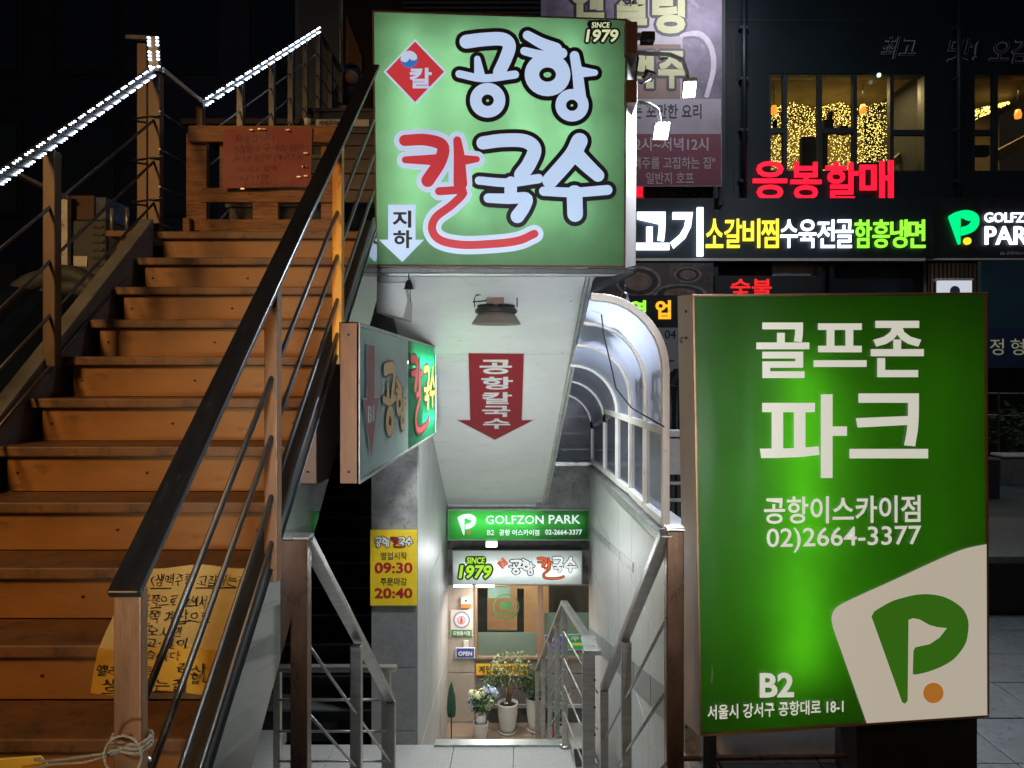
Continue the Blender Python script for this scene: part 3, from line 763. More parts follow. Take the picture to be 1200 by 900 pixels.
# white box unit at the left under the sign
ub = empty('wall_unit', W(460, 372, 4.75), 'white angular box unit under the left corner of the big sign', 'unit')
MB().prism([W(441, 330, 4.85), W(474, 331, 4.85), W(478, 352, 4.85), W(472, 373, 4.85), W(441, 366, 4.85)], (0, .4, 0)).build('body', 'white_metal', ub, bevel=.006)
MB().pbox(441, 322, 480, 330, 4.8, .3).build('mount', 'galv', ub)
MB().hexa([W(437, 366, 5.3), W(487, 371, 5.3), W(487, 371, 5.66), W(437, 366, 5.66)], [W(437, 300, 5.3), W(487, 300, 5.3), W(487, 300, 5.66), W(437, 300, 5.66)]).build('dark_fascia', 'dark_granite', label='dark grey fascia board above the tiled column top', cat='fascia')
for k in range(6):
    for sd_ in (.06, .94):
        y_ = SY0 + .25 + k * .5; x_ = Ls(y_) + (Rs(y_) - Ls(y_)) * sd_
        MB().blob((x_, y_, sq(y_) - .001), .007, 4, (1, 1, .4)).build('screw', 'galv', sof)
# small bells / sensors
def bell(px, py, Y, label):
    t = empty('bell_sensor', W(px, py + 12, Y), label, 'sensor', 'small dark dome sensors under the sign')
    MB().lathe(W(px, py, Y), [(.0, .02), (.012, .018), (.02, 0), (.028, -.03), (.034, -.035), (0, -.037)], 12).build('dome', 'black', t)
    MB().tube([W(px, py, Y) + Vector((0, 0, .02)), W(px, py - 12, Y)], .004, 6).build('stem', 'black', t)
    MB().tube([W(px + 2, py + 7, Y), W(px + 2, py + 22, Y)], .002, 5).build('cord', 'wire', t)
bell(479, 332, 4.6, 'small dark dome sensor under the left end of the big sign')
bell(732, 346, 4.3, 'small dark dome sensor above the near canopy rib')
# high bay lamp
HY = 5.0
hb = empty('high_bay_lamp', W(581, 380, HY), 'round grey high bay lamp hung under the big sign in front of the white soffit', 'lamp')
c0 = W(581.5, 380, HY); s_ = HY / F
MB().lathe(c0, [(29 * s_, 0), (28 * s_, 2 * s_), (22 * s_, 11 * s_), (20 * s_, 13 * s_)], 32).build('reflector', pm('grey_spun_metal', (.23, .20, .18), .4, .5), hb)
MB().lathe(c0, [(0, 13 * s_), (24 * s_, 13 * s_), (25 * s_, 16 * s_), (22 * s_, 19 * s_), (8 * s_, 20 * s_), (0, 20 * s_)], 32).build('heat_sink', 'black', hb)
for k in range(20):
    a = 2 * math.pi * k / 20
    MB().beam(c0 + Vector((math.cos(a) * 9 * s_, math.sin(a) * 9 * s_, 21.5 * s_)), c0 + Vector((math.cos(a) * 22 * s_, math.sin(a) * 22 * s_, 20.5 * s_)), .003, .018).build('fin', 'black', hb)
MB().box(c0.x - 11 * s_, c0.x + 9 * s_, HY - .03, HY + .03, c0.z + 22 * s_, c0.z + 31 * s_).build('driver_box', 'brownbox', hb, bevel=.004)
MB().lathe(c0, [(0, 5 * s_), (19 * s_, 5 * s_), (19.5 * s_, 6 * s_), (0, 6.5 * s_)], 24).build('lens', em('high_bay_lens', (.95, 1, .97), 3), hb)
MB().tube([W(556, 360, HY), W(556, 342, HY), W(562, 335, HY), W(600, 335, HY), W(606, 342, HY), W(606, 360, HY)], .004, 6).build('yoke', 'black', hb)
MB().tube([W(572, 352, HY - .02), W(554, 354, HY - .03), W(558, 346, HY - .03), W(580, 343, HY), W(592, 338, HY), W(575, 336, HY)], .005, 6).build('cable', 'wire', hb)
MB().beam(W(562, 334, HY), W(604, 334, HY), .02, .012).build('mount_bar', 'black', hb)
area('high_bay_light', c0 + Vector((0, 0, .01)), c0 + Vector((0, .1, -3)), .18, 34, (.94, 1, .98), spread=135)

# =================================================================== HANGING BLADE SIGN
bX = -.67; bY0, bY1 = 3.0, 5.57; bz0, bz1 = 1.165, 1.813
bl = empty('blade_sign', (bX - .04, 4.3, bz0), 'long narrow green blade sign with red arrow seen edge on beside the stair rail', 'sign')
fr = [(bX, bY0, bz1), (bX, bY1, bz1), (bX, bY1, bz0), (bX, bY0, bz0)]
bk = [(bX - .078, bY0, bz1), (bX - .078, bY1, bz1), (bX - .078, bY1, bz0), (bX - .078, bY0, bz0)]
m_near = translucent('unlit_green_sheet', (.10, .34, .22), (.40, .55, .49), gloss=.15, rough=.22, mixf=.25)  # unlit, reflecting half of the green face, greyed in the sheet colour
m_far = translucent('lit_green_sheet', (.02, .75, .32), (.03, .22, .12), gloss=.12, rough=.22)  # greener copy of the sheet for the lit half
lightbox(bl, fr, bk, [m_near, m_far], pm('warm_lit_blade_casing', (.20, .08, .028), .45, .2, .15, 4), 'galv', .014,  # orange casing colour holds the warm street light on the near end
         tubes=[((bX - .045, 4.45, 1.68), (bX - .045, 5.5, 1.68)), ((bX - .045, 4.9, 1.3), (bX - .045, 5.5, 1.3))], tube_mat=em('blade_tube', (.9, 1, .95), 16), tube_r=.01, panels=2)
for z in (bz0 + .05, bz1 - .05): MB().blob((bX - .04, bY0 - .003, z), .005, 4).build('screw', 'black', bl)
blm = lambda px, py, off=0: Vector((bX + off, bX * F / (px - VX), EYE + (VY - py) / F * (bX * F / (px - VX))))
def bsyl(k, xa, xb, z0, z1, m_o, m_f, gr):
    Ya, Yb = blm(xa, 0).y, blm(xb, 0).y
    mp = lambda u, v, off: Vector((bX + off, u, -v))
    syl(MB(), k, (Ya, -z1, Yb, -z0), mp, gr, .0012).build('letter_outline', m_o, bl)
    syl(MB(), k, (Ya, -z1, Yb, -z0), mp, 0, .0026).build('letter', m_f, bl)
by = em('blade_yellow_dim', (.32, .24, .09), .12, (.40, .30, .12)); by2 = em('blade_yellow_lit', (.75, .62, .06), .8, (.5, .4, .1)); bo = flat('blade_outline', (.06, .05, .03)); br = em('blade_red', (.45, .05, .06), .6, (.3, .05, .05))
bsyl('gong', 447, 464.5, 1.30, 1.68, bo, by, .011); bsyl('hang', 463, 475.5, 1.30, 1.60, bo, by, .011)
bsyl('kal', 480, 503, 1.22, 1.74, flat('blade_red_outline', (.10, .02, .02)), br, .015)
bsyl('guk', 496, 503.5, 1.36, 1.68, bo, by2, .015); bsyl('su', 503, 509.5, 1.36, 1.68, bo, by2, .015)
bar_m = flat('blade_arrow_red', (.24, .07, .075)); bar_e = flat('blade_arrow_border', (.36, .40, .38))
def barrow(m, g_, off, nm_):
    Ya, Yb, Yc, Yd = blm(429, 0).y, blm(438, 0).y, blm(425, 0).y, blm(442.5, 0).y
    P_ = [(Ya - g_, 1.73 + g_), (Yb + g_, 1.73 + g_), (Yb + g_, 1.50 + g_), (Yd + g_ * 1.5, 1.50 + g_), ((Yc + Yd) / 2, 1.245 - g_ * 2), (Yc - g_ * 1.5, 1.50 + g_), (Ya - g_, 1.50 + g_)]
    poly(MB(), P_, lambda y, z, o: Vector((bX + o, y, z)), off).build(nm_, m, bl)
barrow(bar_e, .008, .003, 'arrow_border'); barrow(bar_m, 0, .004, 'arrow')
lettering('B1', (blm(430, 0).y, -1.47, blm(437, 0).y, -1.40), lambda y, z, o: Vector((bX + o, y, -z)), bar_e, bl, .02, .005, .001)

# =================================================================== TALL GREEN GOLF SIGN
GY = 2.75
gl_ = empty('golf_sign', (xx(985, GY), GY + .13, 0), 'tall lit green golf park box sign on a dark base at the right', 'sign')
gF = [W(811, 345, GY), W(1157, 342.5, GY + .03), W(1159, 840, GY + .03), W(820, 863, GY)]
gB = [W(794, 347, GY + .27), W(1140, 346, GY + .29), W(1142, 824, GY + .29), W(802, 846, GY + .27)]
lightbox(gl_, gF, gB, translucent('golf_green_sheet', (.10, .62, .010), (.040, .105, .010), gloss=.05, rough=.3, dirt=.2, mixf=.75), pm('warm_lit_casing', (.50, .38, .32), .5, .1, .08, 3), pm('copper_frame', (.55, .30, .16), .4, .6), .009,  # pinkish casing colour holds the warm street light on its side
         tubes=[tb(928, GY + .125, 430, 640), tb(928, GY + .125, 655, 785), ], tube_mat=em('golf_tube', (.93, 1, .93), 8.5), tube_r=.012)
MB().tube([W(1075, 690, GY + .2), W(1075, 400, GY + .2)], .012, 8).build('lamp_tube', em('golf_tube_weak', (.93, 1, .93), 1.2), gl_)
MB().pbox(1004, 838, 1145, 1100, GY + .10, .2).build('base', 'black', gl_)
MB().vpost(xx(840, GY), GY + .13, 0, .35, .05, .05).build('leg', 'dark_steel', gl_)
gm = plane_map(gF[0], gF[1], gF[3])
m_cr = em('backlit_cream_letter', (.62, .62, .53), .86, (.5, .48, .43))
for s_, b_ in (('골', (886, 378, 948, 443)), ('프', (953, 379, 1015, 430)), ('존', (1020, 376, 1082, 442))): lettering(s_, b_, gm, m_cr, gl_, .022, .003, .001)
for s_, b_ in (('파', (890, 462, 992, 560)), ('크', (995, 461, 1087, 537))): lettering(s_, b_, gm, m_cr, gl_, .018, .003, .001)
lettering('공항이스카이점', (895, 582, 1078, 614), gm, m_cr, gl_, .016, .003, .001, rise=.012)
lettering('02)2664-3377', (898, 619, 1079, 648), gm, m_cr, gl_, .008, .003, .001, rise=.02)
lettering('B2', (890, 788, 930, 817), gm, m_cr, gl_, .03, .003, .001, rise=.01)
lettering('서울시 강서구 공항대로 18-1', (829, 826, 988, 843), gm, m_cr, gl_, .012, .003, .001, rise=.05)
m_cream = em('cream_panel_print', (.50, .45, .36), .80, (.58, .52, .44))
poly(MB(), [(p.x, p.y) for p in smooth_path([(1158, 637), (1130, 643), (1100, 655), (1050, 678), (1010, 696), (985, 708), (977, 715), (974, 724), (976, 736)], 5)] + [(1016, 849), (1158.5, 839)], gm, .0025).build('emblem_ground', m_cream, gl_)
plogo(MB(), (1020, 696, 1134, 824), gm, .004).build('emblem', em('emblem_green', (.05, .20, .01), .55, (.03, .12, .01)), gl_)
poly(MB(), circ(1093, 811.5, 12), gm, .004).build('emblem_ball', em('emblem_orange', (.55, .20, .03), .6, (.4, .15, .03)), gl_)
poly(MB(), [(834, 778), (835.5, 790), (834.5, 801), (833, 799), (833.6, 788)], gm, .0022).build('scratch', flat('pale_scratch', (.35, .45, .3)), gl_)
for y_ in (365, 396, 852): MB().blob(W(805, y_, GY + .1) + Vector((-.003, 0, 0)), .006, 4).build('screw', 'black', gl_)
MB().tube([W(800, 395, GY + .16), W(797, 398, GY + .16), W(799, 402, GY + .16)], .004, 6).build('latch', 'dark_steel', gl_)

# =================================================================== SMALL SIGNS OVER THE ENTRANCE
gy = 7.72
t = empty('golf_park_sign', (xx(608, gy), gy, yz(633, gy)), 'wide green lit golf park sign on the lintel at the foot of the soffit', 'sign')
q = [W(524.5, 597, gy), W(691, 597, gy), W(691, 633.5, gy), W(524.5, 633.5, gy)]
lightbox(t, q, [p + Vector((0, .15, 0)) for p in q], translucent('park_green_sheet', (.06, .62, .08), (.03, .25, .03), gloss=.03, dirt=.03), 'galv', 'galv', .010, tubes=[(W(535, 610, gy + .09), W(682, 610, gy + .09))], tube_mat=em('park_tube', (.95, 1, .95), 13), tube_r=.011)
mp = plane_map(q[0], q[1], q[3]); mw = em('park_white', (.72, .84, .90), .8, (.7, .7, .7))
plogo(MB(), (536, 602, 558, 627), mp, .003).build('emblem', mw, t)
poly(MB(), circ(549.5, 624, 2.2), mp, .004).build('emblem_ball', em('park_orange', (.55, .12, .03), .8), t)
lettering('GOLFZON', (569.5, 604, 637, 614), mp, mw, t, .012, .003, .001); lettering('PARK', (643, 603.5, 680, 613.5), mp, mw, t, .012, .003, .001)
lettering('B2', (571, 621, 579, 627), mp, mw, t, .01, .003, .001); lettering('공항 이스카이점', (585, 620.5, 632, 627.5), mp, mw, t, .02, .003, .001); lettering('02-2664-3377', (639, 620.5, 682, 626.5), mp, mw, t, .015, .003, .001)
dots = MB()
for i in range(26):
    for j in range(11):
        px_, py_ = 618 + i * 2.3 + (j % 2) * 1.15, 616 + (j - 4) * 2.0
        r_ = .55 - abs(j - 5) * .03 - abs(i - 12) * .012
        if r_ > .15 and 600 < py_ < 631: poly(dots, circ(px_, py_, r_, r_, 6), mp, .0015)
dots.build('halftone_dots', em('halftone_green', (.14, .62, .10), .5), t, kind='stuff')
wy = 7.6
t = empty('restaurant_white_sign', (xx(606, wy), wy, yz(686, wy)), 'white lit sign with lime SINCE 1979 badge above the entrance window', 'sign')
q = [W(530, 645, wy), W(682.5, 645, wy), W(682.5, 685.5, wy), W(530, 685.5, wy)]
lightbox(t, q, [p + Vector((0, .14, 0)) for p in q], translucent('white_sign_sheet', (.86, .95, .92), (.6, .62, .6), gloss=.03, dirt=.03), 'dark_steel', 'galv', .008, tubes=[(W(538, 665, wy + .09), W(675, 665, wy + .09))], tube_mat=em('white_tube', (.96, 1, .98), 17), tube_r=.011)
mp = plane_map(q[0], q[1], q[3])
m_lime = em('lime_print', (.42, .78, .04), .75); m_dg = flat('dark_green_print', (.015, .05, .02)); m_or = em('orange_red_print', (.80, .12, .03), .7)
poly(MB(), rrect(545, 651.5, 570, 661.5, 4), mp, .003).build('badge', m_dg, t)
outline_mb(MB(), '1979', (537.5, 662, 575, 678), mp, 2.0, .035, .0035, slant=.15).build('numeral_outline', m_dg, t)
lettering('SINCE', (546.5, 653, 567.5, 660.5), mp, m_lime, t, .035, .0045, .0006, slant=.12); lettering('1979', (537.5, 662, 575, 678), mp, m_lime, t, .035, .0055, .0006, slant=.15)
poly(MB(), dia(589, 660, 7), mp, .003).build('emblem', m_or, t); poly(MB(), circ(587, 656.5, 2), mp, .004).build('emblem_disc', flat('white_dot', (.8, .8, .8)), t)
lettering('칼', (587.5, 659, 593.5, 664.5), mp, flat('emblem_white', (.8, .8, .8)), t, .03, .004, .0006)
m_wi = em('white_print', (.9, .95, .95), .75)
for k, b_, fm_, gr in (('gong', (596, 655, 613, 673), m_wi, 1.2), ('hang', (611, 654, 627, 674), m_wi, 1.2), ('kal', (628, 652, 662, 680), m_or, .8), ('guk', (646, 651.5, 661, 671), m_wi, .9), ('su', (660, 652, 676, 671), m_wi, .9)):
    syl(MB(), k, b_, mp, gr, .006 if k != 'kal' else .003).build('letter_outline', m_dg if k == 'kal' else m_blk, t)
    syl(MB(), k, b_, mp, 0, .0075 if k != 'kal' else .0045).build('letter', fm_, t)
# lamps over the entrance
t = empty('entrance_lamp', W(575, 641, 7.66), 'small square white LED lamp between the two entrance signs', 'lamp')
MB().pbox(569, 634, 583, 641.5, 7.60, .08).build('housing', 'white_metal', t)
MB().pbox(570, 635, 582, 641, 7.594, .005).build('lens', em('entrance_led', (.95, .97, 1), 6), t)
for a, b, lb in ((531.5, 553, 'left slim white tube under the white entrance sign'), (558, 579, 'right slim white tube under the white entrance sign')):
    t = empty('tube_lamp', W((a + b) / 2, 688, 7.62), lb, 'lamp', 'slim tubes under the entrance sign')
    MB().pbox(a, 685.8, b, 688, 7.615, .03).build('tube', em('tube_glow', (.97, .98, 1), 10), t)
area('entrance_light', (xx(575, 7.4), 7.45, yz(645, 7.5)), (-.2, 5.0, -1.2), .12, 6, (.96, .98, 1), spread=175)
area('under_sign_light', (-.35, 7.55, -.56), (-.2, 7.6, -2.0), .5, 13, (1, .86, .72), .08)

# yellow opening hours board on the column
yq = 5.69
t = empty('opening_hours_board', (xx(461, yq), yq, yz(709, yq)), 'yellow opening hours board on the dark tiled column', 'sign')
MB().pbox(434, 621, 488.5, 709.5, yq - .008, .008).build('board', flat('hours_yellow', (.88, .62, .02), .4), t)
mp = plane_map(W(434, 621, yq - .008), W(488, 621, yq - .008), W(434, 709, yq - .008))
for k, b_, c in (('gong', (439, 629, 448, 641), 0), ('hang', (447, 628, 458, 641), 0), ('kal', (457, 629, 475, 642), 1), ('guk', (466, 629, 475.5, 640), 0), ('su', (474.5, 628.5, 484, 640), 0)):
    syl(MB(), k, b_, mp, .8, .003 if not c else .0015).build('letter_outline', m_blk, t)
    syl(MB(), k, b_, mp, 0, .0045 if not c else .0028).build('letter', flat('red_ink', (.5, .02, .02)) if c else flat('white_ink_small', (.8, .8, .8)), t)
rd = flat('crimson_print', (.42, .008, .02)); dk_ = flat('dark_print', (.05, .04, .03))
lettering('영업시작', (446, 647, 477, 656), mp, dk_, t, .012, .001, .001); lettering('09:30', (439, 659, 483.5, 672), mp, rd, t, .028, .001, .001)
lettering('주문마감', (446, 677, 477, 686), mp, dk_, t, .012, .001, .001); lettering('20:40', (439, 689, 483.5, 701), mp, rd, t, .028, .001, .001)

# =================================================================== CANOPY
cn = empty('canopy', (WR, 5.6, .7), 'white ribbed arched canopy with milky glazing over the right parapet', 'canopy')
M['poly'] = glassy('milky_polycarbonate', (.85, .88, 1), clear=.16, rough=.12, milky=(.66, .72, .90))
M['clear'] = glassy('dusty_clear_panel', (.80, .83, .92), clear=.62, rough=.08, milky=(.45, .48, .6))
ribs = [(3.65, .866, 1.98), (4.24, .844, 1.90), (4.84, .836, 1.80), (5.56, .80, 1.68), (6.45, .764, 1.56), (7.7, .70, 1.42)]
XR = WR + .02; RAD = .34
def arch(y, zb, zt, r=RAD, n=9, x0=XR):
    pts = [Vector((x0, y, zb)), Vector((x0, y, 1.33 - (y - 3.6) * .012))]
    for k in range(n + 1):
        a = R(90 * k / n)
        pts.append(Vector((x0 - r + r * math.cos(a), y, zt - r * 1.05 + r * 1.05 * math.sin(a))))
    xe = Rs(max(y, SY0)) + .035 if y > SY0 else xx(692, y)
    pts.append(Vector((min(x0 - r - .01, xe), y, zt + .004)))
    return pts
def sweep(path, wy, wn, mb):
    """rectangular section swept along a path in a plane of constant y"""
    n = len(path); base = []
    V = []
    for i, p in enumerate(path):
        d = (path[min(i + 1, n - 1)] - path[max(i - 1, 0)]).normalized(); nn = Vector((d.z, 0, -d.x)) * wn / 2
        V += [p - nn + Vector((0, -wy / 2, 0)), p + nn + Vector((0, -wy / 2, 0)), p + nn + Vector((0, wy / 2, 0)), p - nn + Vector((0, wy / 2, 0))]
    Fc = [(0, 1, 2, 3), tuple((n - 1) * 4 + k for k in (3, 2, 1, 0))]
    for i in range(n - 1):
        for k in range(4): Fc.append((i * 4 + k, (i + 1) * 4 + k, (i + 1) * 4 + (k + 1) % 4, i * 4 + (k + 1) % 4))
    return mb.add(V, Fc)
arches = [arch(*r_) for r_ in ribs]
for i, a in enumerate(arches):
    sweep(a, .034 if i else .045, .036, MB()).build('rib', 'white_metal', cn, bevel=.004)
for i in range(5):
    a, b = arches[i], arches[i + 1]
    V = []; n = len(a); dy = .025
    for p, q_ in zip(a, b):
        V += [p + Vector((0, dy, 0)), q_ - Vector((0, dy, 0))]
    up = MB(); up.add(V[2:], [(2 * k, 2 * k + 1, 2 * k + 3, 2 * k + 2) for k in range(n - 2)], True); up.build('curved_pane', 'poly', cn)
    MB().add([a[0] + Vector((0, dy, 0)), b[0] - Vector((0, dy, 0)), b[1] - Vector((0, dy, .02)), a[1] + Vector((0, dy, -.02))], [(0, 1, 2, 3)]).build('lower_pane', 'clear', cn)
    MB().beam(a[1] + Vector((0, dy, 0)), b[1] - Vector((0, dy, 0)), .035, .04).build('mid_rail', 'white_metal', cn, bevel=.003)
    MB().beam(a[0] + Vector((0, dy, .02)), b[0] - Vector((0, dy, -.02)), .04, .04).build('bottom_rail', 'white_metal', cn, bevel=.003)
# far arched end light
ey = 7.74
fz = arches[5]
pe = [Vector((p.x - .02, ey, p.z - .01)) for p in fz]
MB().add(pe + [Vector((pe[-1].x, ey, .70))], [list(range(len(pe) + 1))]).build('end_pane', 'clear', cn)
for y_ in (488, 508, 527): MB().beam(Vector((.2, ey + .02, yz(y_, ey))), Vector((XR - .02, ey + .02, yz(y_, ey))), .012, .014).build('end_bar', 'dark_steel', cn)
MB().beam(Vector((.1, ey, .69)), Vector((XR, ey, .69)), .05, .04).build('end_sill', 'galv', cn, bevel=.003)
MB().box(.1, WR + .02, 7.80, 8.0, -.1, .68).build('end_parapet', 'concrete', rw)
# vinyl letters on the outside of the glazing, read from the street
gmap = lambda y, z, o: Vector((XR + .004 + o, y, -z))
vg = flat('grey_vinyl_letter', (.16, .18, .22))
for s_, y0, y1 in (('공', 3.74, 4.10), ('항', 4.30, 4.66)):
    lettering(s_, (y0, -1.66, y1, -1.34), gmap, vg, cn, .03, 0, .001)
# cable across the canopy
tag(MB().tube([W(702, 345, 4.0), W(708, 395, 4.0), W(716, 428, 4.0), W(722, 455, 3.9), W(740, 478, 3.8), W(778, 500, 3.4)], .004, 6).build('hanging_cable', 'wire'), 'thin black cable drooping across the front of the arched canopy', 'cable')

# =================================================================== ORANGE STEEL STAIR
RISE, RUN = .17, .201
XL, XRs = -1.95, -.86
def sy(z): return 2.97 + (z - 1.51) / RISE * RUN      # nosing position at tread height z
ZK = [.15 + RISE * k for k in range(14)]
st = empty('steel_stair', (-1.4, 2.6, 0), 'orange brown painted steel stair climbing on the left', 'stairs')
tread0 = riser0 = None
for z in ZK[:13]:
    y = sy(z)
    if tread0 is None:
        tm = MB().box(XL, XRs, y - .022, y + RUN + .011, z - .038, z); tread0 = tm.build('tread', 'tread_paint', st, bevel=.006)
        riser0 = MB().box(XL + .028, XRs - .012, y + .012, y + .02, z - RISE + .002, z - .040).build('riser', 'stair_paint', st)
        b0 = (y, z)
    else:
        for src in (tread0, riser0):
            c = src.copy(); COL.objects.link(c); c.parent = st; c.location = (0, y - b0[0], z - b0[1]); ORG[c] = ORG[src]
for z in ZK[1:13]:
    for fx in (.06, .5, .94):
        MB().blob((XL + (XRs - XL) * fx, sy(z) + .010, z - .10), .006, 3, (1, .4, 1)).build('bolt', 'brown_post', st)
def slope_pts(x, zo, ya, yb): return [(x, ya, 1.51 + (ya - 2.97) * RISE / RUN + zo), (x, yb, 1.51 + (yb - 2.97) * RISE / RUN + zo)]
def stringer(x0, x1, top, bot, ya, yb, mat):
    a = slope_pts(x0, bot, ya, yb) + slope_pts(x0, top, ya, yb)[::-1]
    return MB().prism(a, (x1 - x0, 0, 0)).build('stringer', mat, st, bevel=.003)
stringer(-.852, -.792, .012, -.36, 1.25, 3.98, 'stringer')
stringer(-.862, -.800, .06, .0125, 1.25, 3.98, 'dark_steel')
stringer(-2.03, -1.962, .085, -.33, 1.25, 3.95, 'left_stringer')
# under-plate so no light shows through
MB().add(slope_pts(-1.955, -.25, 1.25, 3.98) + slope_pts(-.86, -.25, 1.25, 3.98)[::-1], [(0, 1, 2, 3)]).build('soffit_plate', 'black', st)
TZ = 2.36; TY = sy(2.36)
pl = empty('upper_platform', (-1.4, 4.2, TZ), 'orange brown platform at the head of the steel stair', 'platform')
MB().box(-2.0, -.86, TY - .022, 4.6, TZ - .04, TZ).build('deck', 'tread_paint', pl, bevel=.005)
MB().box(-1.93, -.87, TY + .012, TY + .02, TZ - RISE, TZ - .04).build('riser', 'stair_paint', pl)
# upper flight, unlit
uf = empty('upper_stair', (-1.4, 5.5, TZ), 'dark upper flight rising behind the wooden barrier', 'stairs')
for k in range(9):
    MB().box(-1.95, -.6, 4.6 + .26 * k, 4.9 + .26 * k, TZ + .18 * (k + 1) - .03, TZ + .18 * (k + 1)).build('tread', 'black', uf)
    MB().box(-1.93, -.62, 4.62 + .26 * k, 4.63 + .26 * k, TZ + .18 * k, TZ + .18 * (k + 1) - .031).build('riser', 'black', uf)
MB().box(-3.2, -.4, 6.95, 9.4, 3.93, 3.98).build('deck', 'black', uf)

# right handrail of the steel stair
rl = empty('stair_handrail', (-.8, 2.4, 0), 'dark flat topped handrail on the right side of the steel stair', 'handrail')
ra = Vector((-.797, 1.485, 1.165)); rb = Vector((-.8, 3.93, 3.22)); rd_ = (rb - ra)
MB().beam(ra, rb, .064, .018, side=(1, 0, 0)).build('top_rail', 'rail_top', rl, bevel=.004)
for k, y in enumerate((1.515, 2.37, 3.19)):
    zt_p = ra.z + (y - ra.y) / rd_.y * rd_.z - .018
    zb = 1.51 + (y - 2.97) * RISE / RUN + (-.05 if k else -.6)
    m_ = ('near_post', 'near_post', 'orange_post')[k]
    wd_ = .056 if k == 0 else .042
    MB().vpost(-.798 if k == 0 else -.80, y, zb, zt_p, wd_, .03 if k == 0 else .045).build('post', m_, rl, bevel=.004)
for o in (.285, .47, .655, .80):
    MB().tube([ra + Vector((0, .03, -o)), rb + Vector((0, 0, -o))], .0085, 8).build('bar', 'dark_steel', rl)
ra2 = ra + Vector((-.02, -.07, -.86)); 
# left handrail of the steel stair with LED strips
def leds(t, p, q, rows, n, r=.0068):
    s = MB(); p, q = Vector(p), Vector(q)
    for rw_ in rows:
        for k in range(n):
            if k % 4 == 3: continue
            c = p.lerp(q, (k + .5) / n) + Vector(rw_)
            s.blob(c, r, 3, (1.3, 1.3, .75))
    return s.build('led_dots', 'led_blue', t, kind='stuff')
ll = empty('led_handrail', (-1.97, 3.4, 0), 'left stair handrail wrapped in bright white LED strips', 'handrail')
la = W(-60, 249, 2.5); lb_ = W(178, 84, 3.97)
MB().beam(la, lb_, .05, .03, side=(1, 0, 0)).build('top_rail', 'dark_steel', ll, bevel=.004)
leds(ll, la, lb_, [(0.028, -.01, .028), (.03, -.005, -.014)], 80, .0052)
for px_, Y, y0, y1 in ((57, 3.06, 176, 430),):
    MB().pbox(px_ - 7.5, y0, px_ + 7.5, y1, Y, .045).build('post', 'left_post', ll, bevel=.004)
MB().pbox(173, 78, 187.5, 272, 3.99, .045).build('post', 'left_post', ll, bevel=.004)
MB().pbox(160, 50, 172, 272, 4.07, .045).build('post', 'left_post', ll, bevel=.004)
MB().beam(W(180, 44, 3.97), W(182, 84, 3.97), .05, .03, side=(1, 0, 0)).build('top_rail', 'dark_steel', ll)
leds(ll, W(179, 42, 3.95), W(181, 80, 3.95), [(-.022, 0, 0), (.022, 0, 0)], 9, .0075)
MB().beam(W(150, 44, 4.1), W(178, 45, 4.0), .03, .02).build('rail_end', 'galv', ll)
for o in (.25, .47, .69, .90):
    MB().tube([la + Vector((0, .02, -o)), lb_ + Vector((0, .02, -o))], .007, 7).build('bar', 'dark_steel', ll)
for z_ in (.25, .47, .69): MB().tube([W(155, 84 + z_ * 222, 4.05), W(190, 84 + z_ * 222 - 5, 3.95)], .006, 6).build('bar_end', 'dark_steel', ll)
# level piece and rising upper rail
ur = empty('upper_led_handrail', (-1.95, 5.5, TZ), 'upper handrail with white LED strip rising behind the wooden barrier', 'handrail')
p1, p2, p3, p4 = W(187, 82, 3.99), W(235, 121, 4.5), W(373, 34, 7.0), W(402, 88, 8.2)
MB().beam(p1, p2, .05, .03, side=(1, 0, 0)).build('top_rail', 'galv', ur, bevel=.004)
MB().beam(p2, p3, .05, .03, side=(1, 0, 0)).build('top_rail', 'dark_steel', ur, bevel=.004)
MB().beam(p3, p4, .05, .03, side=(1, 0, 0)).build('top_rail', 'galv', ur, bevel=.004)
leds(ur, p2, p3, [(0.03, 0, .024), (.03, 0, -.016)], 64, .0075)
leds(ur, p3, p4, [(0.0, -.02, .02)], 10, .006)
for t_p in (0, .25, .5, .68, .84, 1):
    p = p2.lerp(p3, t_p); MB().vpost(p.x, p.y, p.z - (1.0 if t_p else .8), p.z - .01, .045, .045).build('post', 'left_post' if t_p == 0 else 'dark_steel', ur, bevel=.003)
for t_p in (.03, .45, .9): p = p3.lerp(p4, t_p); MB().vpost(p.x, p.y, 3.98, p.z - .01, .045, .045).build('post', 'dark_steel', ur, bevel=.003)
for o in (.22, .42, .62, .82):
    MB().tube([p1 - Vector((0, 0, o)), p2 - Vector((0, 0, o))], .006, 6).build('bar', 'dark_steel', ur)
    MB().tube([p2 - Vector((0, 0, o)), p3 - Vector((0, 0, o))], .006, 6).build('bar', 'steel', ur)
    MB().tube([p3 - Vector((0, 0, o)), p4 - Vector((0, 0, o))], .006, 6).build('bar', 'dark_steel', ur)

